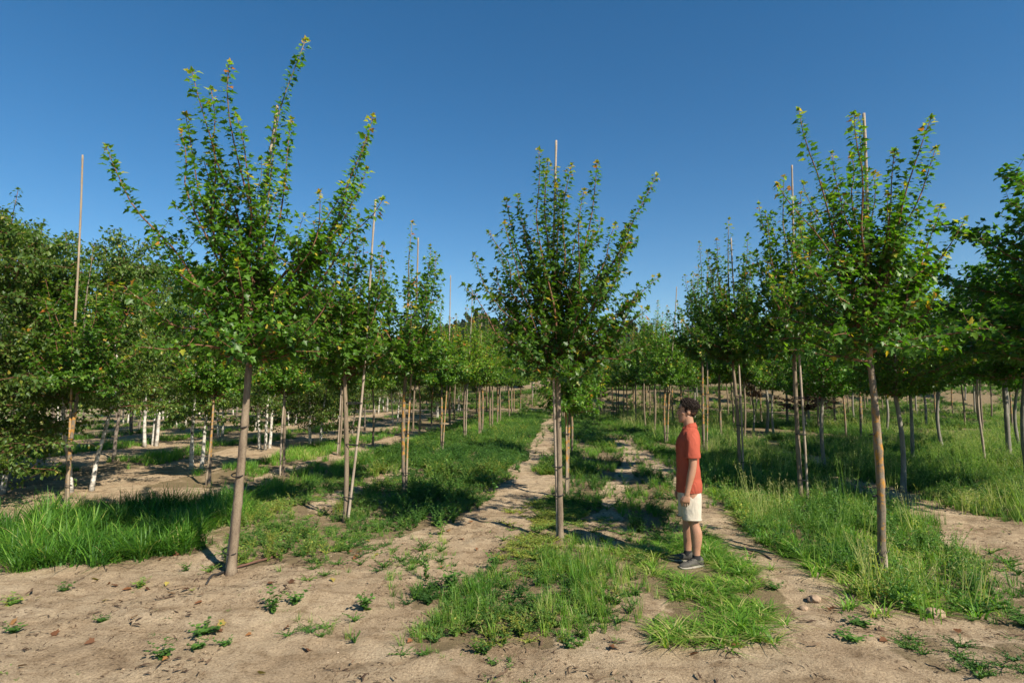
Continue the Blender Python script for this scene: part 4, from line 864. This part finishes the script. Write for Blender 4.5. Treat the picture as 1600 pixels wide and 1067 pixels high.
for s in (-1, 1):
    ell(g, (s * .071, -.004, 1.645), (.008, .019, .031), ('X', R(-12))); ell(g, (s * .045, .05, 1.63), (.02, .026, .02))
    sw = 0.0 if s < 0 else 0.02                                                      # arms hang, the near one a little back
    ax = [(1.39, s * .150, -.02, .040, .045), (1.33, s * .188, -.022, .042, .048), (1.22, s * .212, -.02 + sw * .3, .042, .048), (1.12, s * .222, -.02 + sw * .6, .040, .043), (1.06, s * .226, -.014 + sw, .039, .042), (0.98, s * .23, .004 + sw, .038, .042),
          (0.88, s * .232, .028 + sw, .03, .033), (0.80, s * .233, .046 + sw, .022, .029), (0.775, s * .233, .05 + sw, .021, .03)]
    ring_loft(g, smooth_rings(ax), 16)
    hy = .052 + sw; hx = s * .233
    ring_loft(g, smooth_rings([(0.70, hx, hy + .012, .012, .034, 2.6), (0.715, hx, hy + .01, .015, .041, 2.6), (0.74, hx, hy + .004, .017, .041, 2.5), (0.775, hx, hy, .018, .03)]), 16)   # palm
    for k, (dy, L1, rr) in enumerate([(.044, .068, .0092), (.021, .076, .0094), (-.002, .070, .009), (-.024, .055, .008)]):           # four fingers curling forward-in
        b = np.array([hx, hy + dy, .708]); pts = np.array([b + (0, 0, .015), b, b + (-s * .012, .003, -L1 * .42), b + (-s * .034, .004, -L1 * .72), b + (-s * .052, .002, -L1 * .78)])
        u = np.linspace(0, 4, 13); pp = np.stack([np.interp(u, range(5), pts[:, c]) for c in range(3)], 1); g.tube(pp, np.linspace(rr * 1.08, rr * .82, 13), 10); ell(g, pp[-1], (rr * .84,) * 3, None, 2)
    tb = np.array([hx - s * .006, hy + .034, .755]); tp = np.array([tb, tb + (-s * .006, .02, -.025), tb + (-s * .012, .026, -.052), tb + (-s * .02, .02, -.075)])
    u = np.linspace(0, 3, 10); pp = np.stack([np.interp(u, range(4), tp[:, c]) for c in range(3)], 1); g.tube(pp, np.linspace(.0135, .0095, 10), 10); ell(g, pp[-1], (.0095,) * 3, None, 2)
    fy = -0.015 if s < 0 else 0.055                                                  # far foot half a step ahead
    lx = s * .088
    ring_loft(g, smooth_rings([(.05, lx, fy - .03, .036, .045), (.10, lx, fy - .032, .033, .040), (.17, lx, fy - .032, .037, .043), (.27, lx, fy * .95 - .038, .052, .056), (.36, lx, fy * .85 - .038, .056, .061), (.44, lx, fy * .75 - .022, .049, .054), (.50, lx, fy * .6 - .008, .053, .06), (.58, lx, fy * .5 - .006, .062, .07), (.72, lx, fy * .3 - .006, .075, .083), (.86, lx, -.005, .082, .095)]), 20)
body = remeshed('body', g, 0.0038, SKIN, man, 3)
def child(name, g, mat, par, sm=True):
    V, F = g.arr(); return obj_from(name, V, F, mat, par, None, sm)
for s in (-1, 1):
    g = Geo(); ell(g, (s * .031, .0815, 1.662), (.011, .007, .0042)); e = child('eye', g, WHITE, body)
    g = Geo(); ell(g, (s * .033, .0890, 1.662), (.0055, .004, .0055)); child('iris', g, DARK, body)
    g = Geo(); ell(g, (s * .034, .090, 1.686), (.022, .008, .0042), ('Z', R(-20 * s))); child('eyebrow', g, HAIR, body)
g = Geo(); ell(g, (0, .0965, 1.5925), (.020, .0072, .0042)); ell(g, (0, .0945, 1.5795), (.018, .0072, .0052)); child('lips', g, LIP, body)
# hair: short dark curls
hr = np.random.default_rng(4); g = Geo()
def hairy(p):
    x, y, z = p; line = 1.732 if y > .055 else (1.70 if y > .035 else (1.635 if y > .012 and abs(x) > .04 else (1.675 if y > -.03 and abs(x) > .05 else 1.585)))
    return z > line
pts = nrm(hr.normal(0, 1, (3400, 3))) * np.array([.079, .101, .096]) + np.array([0, -.013, 1.676])
for p in pts:
    if hairy(p):
        low = np.clip((p[2] - 1.60) / 0.1, 0.35, 1); r = hr.uniform(.006, .012) * low * (0.7 if p[1] > 0.05 else 1); ell(g, p + nrm(p - np.array([0, -.013, 1.66])) * (hr.uniform(0.002, 0.026) * low * (0.25 if p[1] > 0.05 else 1) * (p[2] > 1.68)), (r, r, r * .85), ('X', hr.uniform(0, 3)), 1)
child('hair', g, HAIR, man)
# polo shirt
g = Geo()
ring_loft(g, smooth_rings([(.775, 0, .002, .176, .132, 2.3), (.85, 0, .002, .175, .132, 2.3), (.98, 0, .004, .168, .126, 2.3), (1.12, 0, .008, .168, .124, 2.3), (1.25, 0, .004, .178, .127, 2.3), (1.35, 0, -.008, .182, .118, 2.3), (1.42, 0, -.02, .158, .095, 2.2), (1.455, 0, -.024, .11, .076), (1.485, 0, -.02, .072, .07)]), 32)
for s in (-1, 1):
    ring_loft(g, smooth_rings([(1.165, s * .216, -.018, .066, .078), (1.22, s * .213, -.02, .066, .079), (1.31, s * .198, -.022, .066, .076), (1.38, s * .168, -.022, .066, .072), (1.425, s * .13, -.022, .055, .058), (1.445, s * .10, -.022, .03, .04)]), 20)
def folds(co):
    x, y, z = co[:, 0], co[:, 1], co[:, 2]
    a = (fbm(x * 9 + y * 7 + z * 2, z * 4 - y * 3, 51, 3) - 0.5) * 0.022 * (1 - sstep(1.3, 1.42, z)); b = np.sin((z + 0.25 * y) * 38 + 3 * fbm(x * 6 + y * 6, z * 5, 52)) * 0.0024 * sstep(1.35, 1.0, z)
    return a + b
shirt = remeshed('shirt', g, 0.006, SHIRT, man, 3, folds)
g = Geo()
th = np.linspace(0, 2 * math.pi, 40)
for off, z0 in ((0.0, 0),):      # stand-and-fall collar
    V = []; F = []
    for a in th[:-1]:
        c, s_ = math.cos(a), math.sin(a); front = max(0, s_)
        zt = 1.518 - .045 * front - .004 * s_; zo = 1.468 - .055 * front ** 1.5
        V += [(.060 * c, -.014 + .066 * s_, zt - .03), (.060 * c, -.014 + .066 * s_, zt), (.065 * c, -.014 + .071 * s_, zt + .004), (.084 * c, -.016 + .089 * s_, zo), (.080 * c, -.016 + .085 * s_, zo - .003)]
    k = 39
    for i in range(k):
        j = (i + 1) % k
        if abs(th[i] - math.pi / 2) < 0.12: continue
        for q in range(4): F += [(i * 5 + q, j * 5 + q, j * 5 + q + 1), (i * 5 + q, j * 5 + q + 1, i * 5 + q + 1)]
    g.add(V, F)
child('collar', g, SHIRT, shirt)
for s in (-1, 1):
    g = Geo(); a = np.linspace(0, 2 * math.pi, 25); g.tube(np.stack([s * .2155 + .0665 * np.cos(a), -.018 + .0785 * np.sin(a), 1.172 + 0 * a], 1), .0055, 6, False); child('cuff', g, SHIRT, shirt)
g = Geo(); ell(g, (-.075, .128, 1.29), (.006, .003, .007), None, 2); child('chest_emblem', g, DARK, shirt)
# shorts
g = Geo(); ring_loft(g, smooth_rings([(.70, 0, 0, .150, .112, 2.4), (.80, 0, 0, .155, .112, 2.3), (.95, 0, 0, .145, .102, 2.2)]), 32)
for s in (-1, 1):
    fy = -.012 if s < 0 else .02
    ring_loft(g, smooth_rings([(.495, s * .094, fy, .083, .098, 2.3), (.52, s * .094, fy, .083, .098, 2.3), (.62, s * .092, fy * .7, .085, .104, 2.3), (.74, s * .080, fy * .3, .085, .112, 2.3), (.82, s * .068, 0, .08, .108, 2.2)]), 24)
shorts = remeshed('shorts', g, 0.006, SHORT, man, 3, lambda co: (fbm(co[:, 0] * 8 + co[:, 1] * 9, co[:, 2] * 6, 61, 3) - 0.5) * 0.02 + np.sin((co[:, 2] * 0.6 + co[:, 1]) * 60) * 0.0015)
for s in (-1, 1):
    fy = -.012 if s < 0 else .02; g = Geo(); a = np.linspace(0, 2 * math.pi, 29); ee = 2 / 2.3
    g.tube(np.stack([s * .094 + .084 * np.sign(np.cos(a)) * np.abs(np.cos(a)) ** ee, fy + .099 * np.sign(np.sin(a)) * np.abs(np.sin(a)) ** ee, .502 + 0 * a], 1), .0045, 6, False); child('hem', g, SHORT, shorts)
# shoes: rings run from heel to toe
for s in (-1, 1):
    fy = -0.015 if s < 0 else 0.055; lx = s * .088; yaw = s * R(30 if s < 0 else 12)
    def shoe_loft(prof, g, sides=18):
        V = []; F = []
        for (y, w, zb, zt) in prof:
            for k in range(sides):
                a = 2 * math.pi * k / sides; V.append((w * np.sign(math.cos(a)) * abs(math.cos(a)) ** .8, y, (zb + zt) / 2 + (zt - zb) / 2 * np.sign(math.sin(a)) * abs(math.sin(a)) ** .8))
        n = len(prof)
        for i in range(n - 1):
            for j in range(sides):
                p, q = i * sides + j, i * sides + (j + 1) % sides; F += [(p, q + sides, q), (p, p + sides, q + sides)]
        for j in range(1, sides - 1): F.append((0, j, j + 1)); o = (n - 1) * sides; F.append((o, o + j + 1, o + j))
        V = np.array(V); c, sn = math.cos(yaw), math.sin(yaw); X = V[:, 0] * c + V[:, 1] * sn; Y = -V[:, 0] * sn + V[:, 1] * c
        g.add(np.stack([X + lx, Y + fy - .03, V[:, 2]], 1), F)
    g = Geo(); shoe_loft(smooth_rings([(-.075, .022, .015, .075, 0), (-.066, .034, .012, .1, 0), (-.03, .038, .012, .108, 0), (.02, .039, .012, .10, 0), (.06, .041, .012, .086, 0), (.11, .046, .012, .066, 0), (.155, .044, .012, .054, 0), (.19, .033, .014, .042, 0), (.205, .015, .018, .032, 0)], 3) and [tuple(r[:4]) for r in smooth_rings([(-.075, .022, .015, .075, 0), (-.066, .034, .012, .1, 0), (-.03, .038, .012, .108, 0), (.02, .039, .012, .10, 0), (.06, .041, .012, .086, 0), (.11, .046, .012, .066, 0), (.155, .044, .012, .054, 0), (.19, .033, .014, .042, 0), (.205, .015, .018, .032, 0)], 3)], g)
    sh = child('shoe', g, SHOE, man)
    g = Geo(); shoe_loft([tuple(r[:4]) for r in smooth_rings([(-.080, .024, -.004, .026, 0), (-.07, .037, -.006, .027, 0), (0, .042, -.006, .025, 0), (.11, .05, -.006, .022, 0), (.17, .045, -.005, .022, 0), (.203, .03, 0, .024, 0), (.214, .012, .006, .024, 0)], 3)], g); child('sole', g, SOLE, sh)
    g = Geo()
    for k in range(5):
        yy = .025 + k * .02; zz = .103 - k * .0085; a = np.linspace(-1, 1, 7); c, sn = math.cos(yaw), math.sin(yaw)
        X = a * .022; Yl = yy + 0.006 * a * (1 if k % 2 else -1); g.tube(np.stack([X * c + Yl * sn + lx, -X * sn + Yl * c + fy - .03, zz + .004 - .012 * a * a], 1), .0028, 5)
    child('laces', g, SOCK, sh)
    g = Geo(); ring_loft(g, [(.07, lx, fy - .03, .040, .048), (.10, lx, fy - .032, .037, .044), (.125, lx, fy - .032, .0355, .042)], 18, False); child('sock', g, SOCK, man)

# ------------------------------------------------------------------ small things on the soil
def tubething(name, label, cat, mat, pts, r, group=None, sub=8):
    pts = np.array([on_ground(ground(*p)) for p in pts]); k = len(pts); u = np.linspace(0, k - 1, (k - 1) * sub + 1); out = []
    for x in u:
        i = int(min(k - 2, x)); f = x - i; p0, p1, p2, p3 = pts[max(0, i - 1)], pts[i], pts[i + 1], pts[min(k - 1, i + 2)]
        out.append(0.5 * ((2 * p1) + (-p0 + p2) * f + (2 * p0 - 5 * p1 + 4 * p2 - p3) * f * f + (-p0 + 3 * p1 - 3 * p2 + p3) * f ** 3))
    out = np.array(out); out[:, 2] = gz(out[:, 0], out[:, 1]) + r * 0.7 + 0.02 * np.sin(np.linspace(0, math.pi, len(out))); g = Geo(); g.tube(out, r, 8); V, F = g.arr()
    return tag(obj_from(name, V, F, M[mat], None, None, True), label, cat, group)
tubething('drip_hose', 'reddish dusty drip hose curving round the foot of the tallest maple', 'hose', 'hose_dusty', [(352, 898), (372, 890), (400, 882), (428, 872), (455, 858)], .012)
tubething('drip_hose', 'black hose end poking from the soil at the foot of the tallest maple', 'hose', 'hose', [(322, 916), (332, 906), (345, 898), (353, 893)], .011)
tubething('drip_hose', 'short black hose in the grass before the lichen-covered maple', 'hose', 'hose', [(1398, 902), (1410, 912), (1418, 925), (1422, 940)], .012)
tubething('drip_hose', 'thin black hose across the bare path to the right of the man', 'hose', 'hose', [(1118, 850), (1150, 858), (1180, 866), (1205, 876)], .012)
0 and tubething('drip_hose', 'thin dark hose crossing the right dirt path in the tall grass', 'hose', 'hose', [(1440, 800), (1480, 806), (1530, 812), (1590, 830)], .014)
def clod(label, px, s, seed):
    p = on_ground(ground(*px)); g = Geo(); ell(g, (0, 0, 0), (s, s * .8, s * .6), None, 4); V, F = g.arr(); d = nrm(V)
    V = V * (0.72 + 0.65 * fbm(d[:, 0] * 1.7 + seed + 5 + d[:, 2], d[:, 1] * 1.7 - d[:, 2] * 1.3 + seed, seed, 3))[:, None]
    o = obj_from('soil_clod', V, F, M['clod'], None, None, True); o.location = tuple(p + np.array([0, 0, s * .2])); return tag(o, label, 'clod')
clod('dark lump of dry soil on the path below the bright grass', (1272, 942), .055, 1); clod('crumbly pale soil lump before the lichen-covered maple', (1408, 947), .07, 2)
clod('wide flat grey soil lump right of the hose by the lichen-covered maple', (1462, 958), .075, 3); clod('small soil crumb beside the dark lump on the path', (1256, 950), .035, 4)
# fallen leaves
frng = np.random.default_rng(8)
LSP = [(150, 905), (170, 913), (275, 868), (60, 935), (105, 917), (178, 915), (198, 919), (230, 921), (260, 916), (165, 936), (190, 936), (290, 927), (268, 932), (310, 943), (20, 972), (345, 975), (340, 985), (388, 988), (258, 1027), (422, 920), (455, 918),
       (450, 978), (440, 862), (545, 862), (560, 862), (612, 880), (630, 847), (575, 842), (555, 875), (705, 948), (720, 960), (880, 1000), (545, 988), (486, 845), (452, 855), (700, 955), (725, 985), (1085, 1020), (325, 870), (250, 875), (1460, 930), (1300, 950), (640, 868), (655, 852), (668, 872), (690, 885), (610, 905), (520, 912), (500, 880), (588, 868), (700, 830), (722, 842), (745, 858), (735, 820), (1005, 860), (985, 840), (1010, 800), (85, 985), (140, 1000), (210, 965), (480, 1010), (640, 1000), (960, 1015), (1150, 1010), (1210, 995), (1380, 1000), (1495, 985), (35, 1040), (410, 1045)]
LN = {0: ('yellow', .88), 1: ('russet', .42), 2: ('brown', .12)}
big = [leaf for leaf in (MAPLE_LEAF,)][0]
for i, q in enumerate(LSP):
    p = on_ground(ground(*q)); k = int(frng.choice(3, p=[.4, .25, .35])); V = big[0].copy(); s = frng.uniform(.045, .085); V[:, 2] += .12 * np.sin(V[:, 0] * 4) + frng.uniform(0, .25) * V[:, 1] ** 2
    V = (V - np.array([0, .45, 0])) * s; o = obj_from('fallen_leaf', V, big[1], M['dead_leaf'], None, np.clip(frng.normal(LN[k][1], .08, len(V) ) * 0 + LN[k][1] + frng.normal(0, .07), 0, 1))
    o.location = tuple(p + np.array([0, 0, .018])); o.rotation_euler = (frng.normal(0, .25), frng.normal(0, .25), frng.uniform(0, 6.28)); tag(o, f'curled {LN[k][0]} maple leaf fallen on the soil', 'leaf', f'{LN[k][0]} fallen leaves')
# single weeds on the bare soil
WSP = [((427, 955), .24, .22, 'grey-green bushy weed left of the low weed mat'), ((462, 945), .16, .18, 'small broad-leaved weed beside the grey-green bushy weed'), ((570, 950), .22, .2, 'sprawling green weed alone above the low weed mat'),
       ((705, 922), .3, .26, 'tall weed with wide leaves and a dark base'), ((770, 885), .26, .2, 'upright weed on bare soil left of the centre stake'), ((320, 988), .12, .24, 'low spreading weed before the drip hose'), ((255, 1018), .13, .18, 'small weed nearest the front edge on the bare soil'),
       ((310, 1010), .1, .15, 'tiny weed beside the small front weed'), ((350, 1003), .08, .12, 'tiny creeping weed between the front weeds'), ((20, 985), .12, .16, 'small weed at the left picture edge on bare soil'), ((20, 940), .1, .18, 'yellowing weed low on the soil at the left edge'), ((100, 922), .1, .14, 'small weed among fallen leaves'),
       ((220, 915), .13, .16, 'thin grey weed among the yellow fallen leaves'), ((1330, 1000), .1, .2, 'flat weed alone on the soil before the lichen-covered maple'), ((1210, 925), .11, .16, 'small weed between bright grass and dirt path'), ((665, 905), .35, .14, 'thin stalky weed rising before the grass clump'), ((1345, 975), .08, .22, 'small spreading crabgrass tuft by the pale soil lump'),
       ((160, 965), .07, .12, 'tiny sprig on the bare soil near the left'), ((290, 890), .14, .12, 'small sprout left of the tallest trunk'), ((770, 1030), .06, .09, 'tiny sprout on the front soil'), ((1600, 975), .12, .2, 'small weed at the right picture edge')]
for i, (q, h, w, lab) in enumerate(WSP):
    p = on_ground(ground(*q)); root = thing('weed_plant', lab, 'weed', p, frng.uniform(0, 6.28)); V, F, T = herb_proto(400 + i, 6 + i % 3, 1.0, .24, 9, .75 if h < .2 else .5, .5); V = V * np.array([w, w, h]) - np.array([0, 0, .01])
    nl = 0
    obj_from('leaves', V, F, M['weed'], root, np.clip(T + (.8 if 'yellow' in lab else .5), 0, 1))

# ------------------------------------------------------------------ air
hv, hf = [], []
X0, X1, Y0, Y1, Z0, Z1 = -1000, 2300, -80, 1560, -14, 215
hb_ = np.array([(x, y, z) for x in (X0, X1) for y in (Y0, Y1) for z in (Z0, Z1)], float)
hq = np.array([(0, 1, 3, 2), (4, 6, 7, 5), (0, 4, 5, 1), (2, 3, 7, 6), (0, 2, 6, 4), (1, 5, 7, 3)])
hm = bpy.data.materials.new('haze'); hm.use_nodes = True; hn = hm.node_tree.nodes; hn.remove(hn["Principled BSDF"])
pv = hn.new("ShaderNodeVolumePrincipled"); pv.inputs["Color"].default_value = (0.82, 0.9, 1.0, 1); pv.inputs["Density"].default_value = HAZE
hm.node_tree.links.new(pv.outputs[0], hn["Material Output"].inputs["Volume"])
if HAZE > 0: tag(obj_from('haze', hb_, np.zeros((0, 3), int), hm, None, None, False, hq), 'thin blue summer haze over the nursery and hills', None, None, 'stuff')
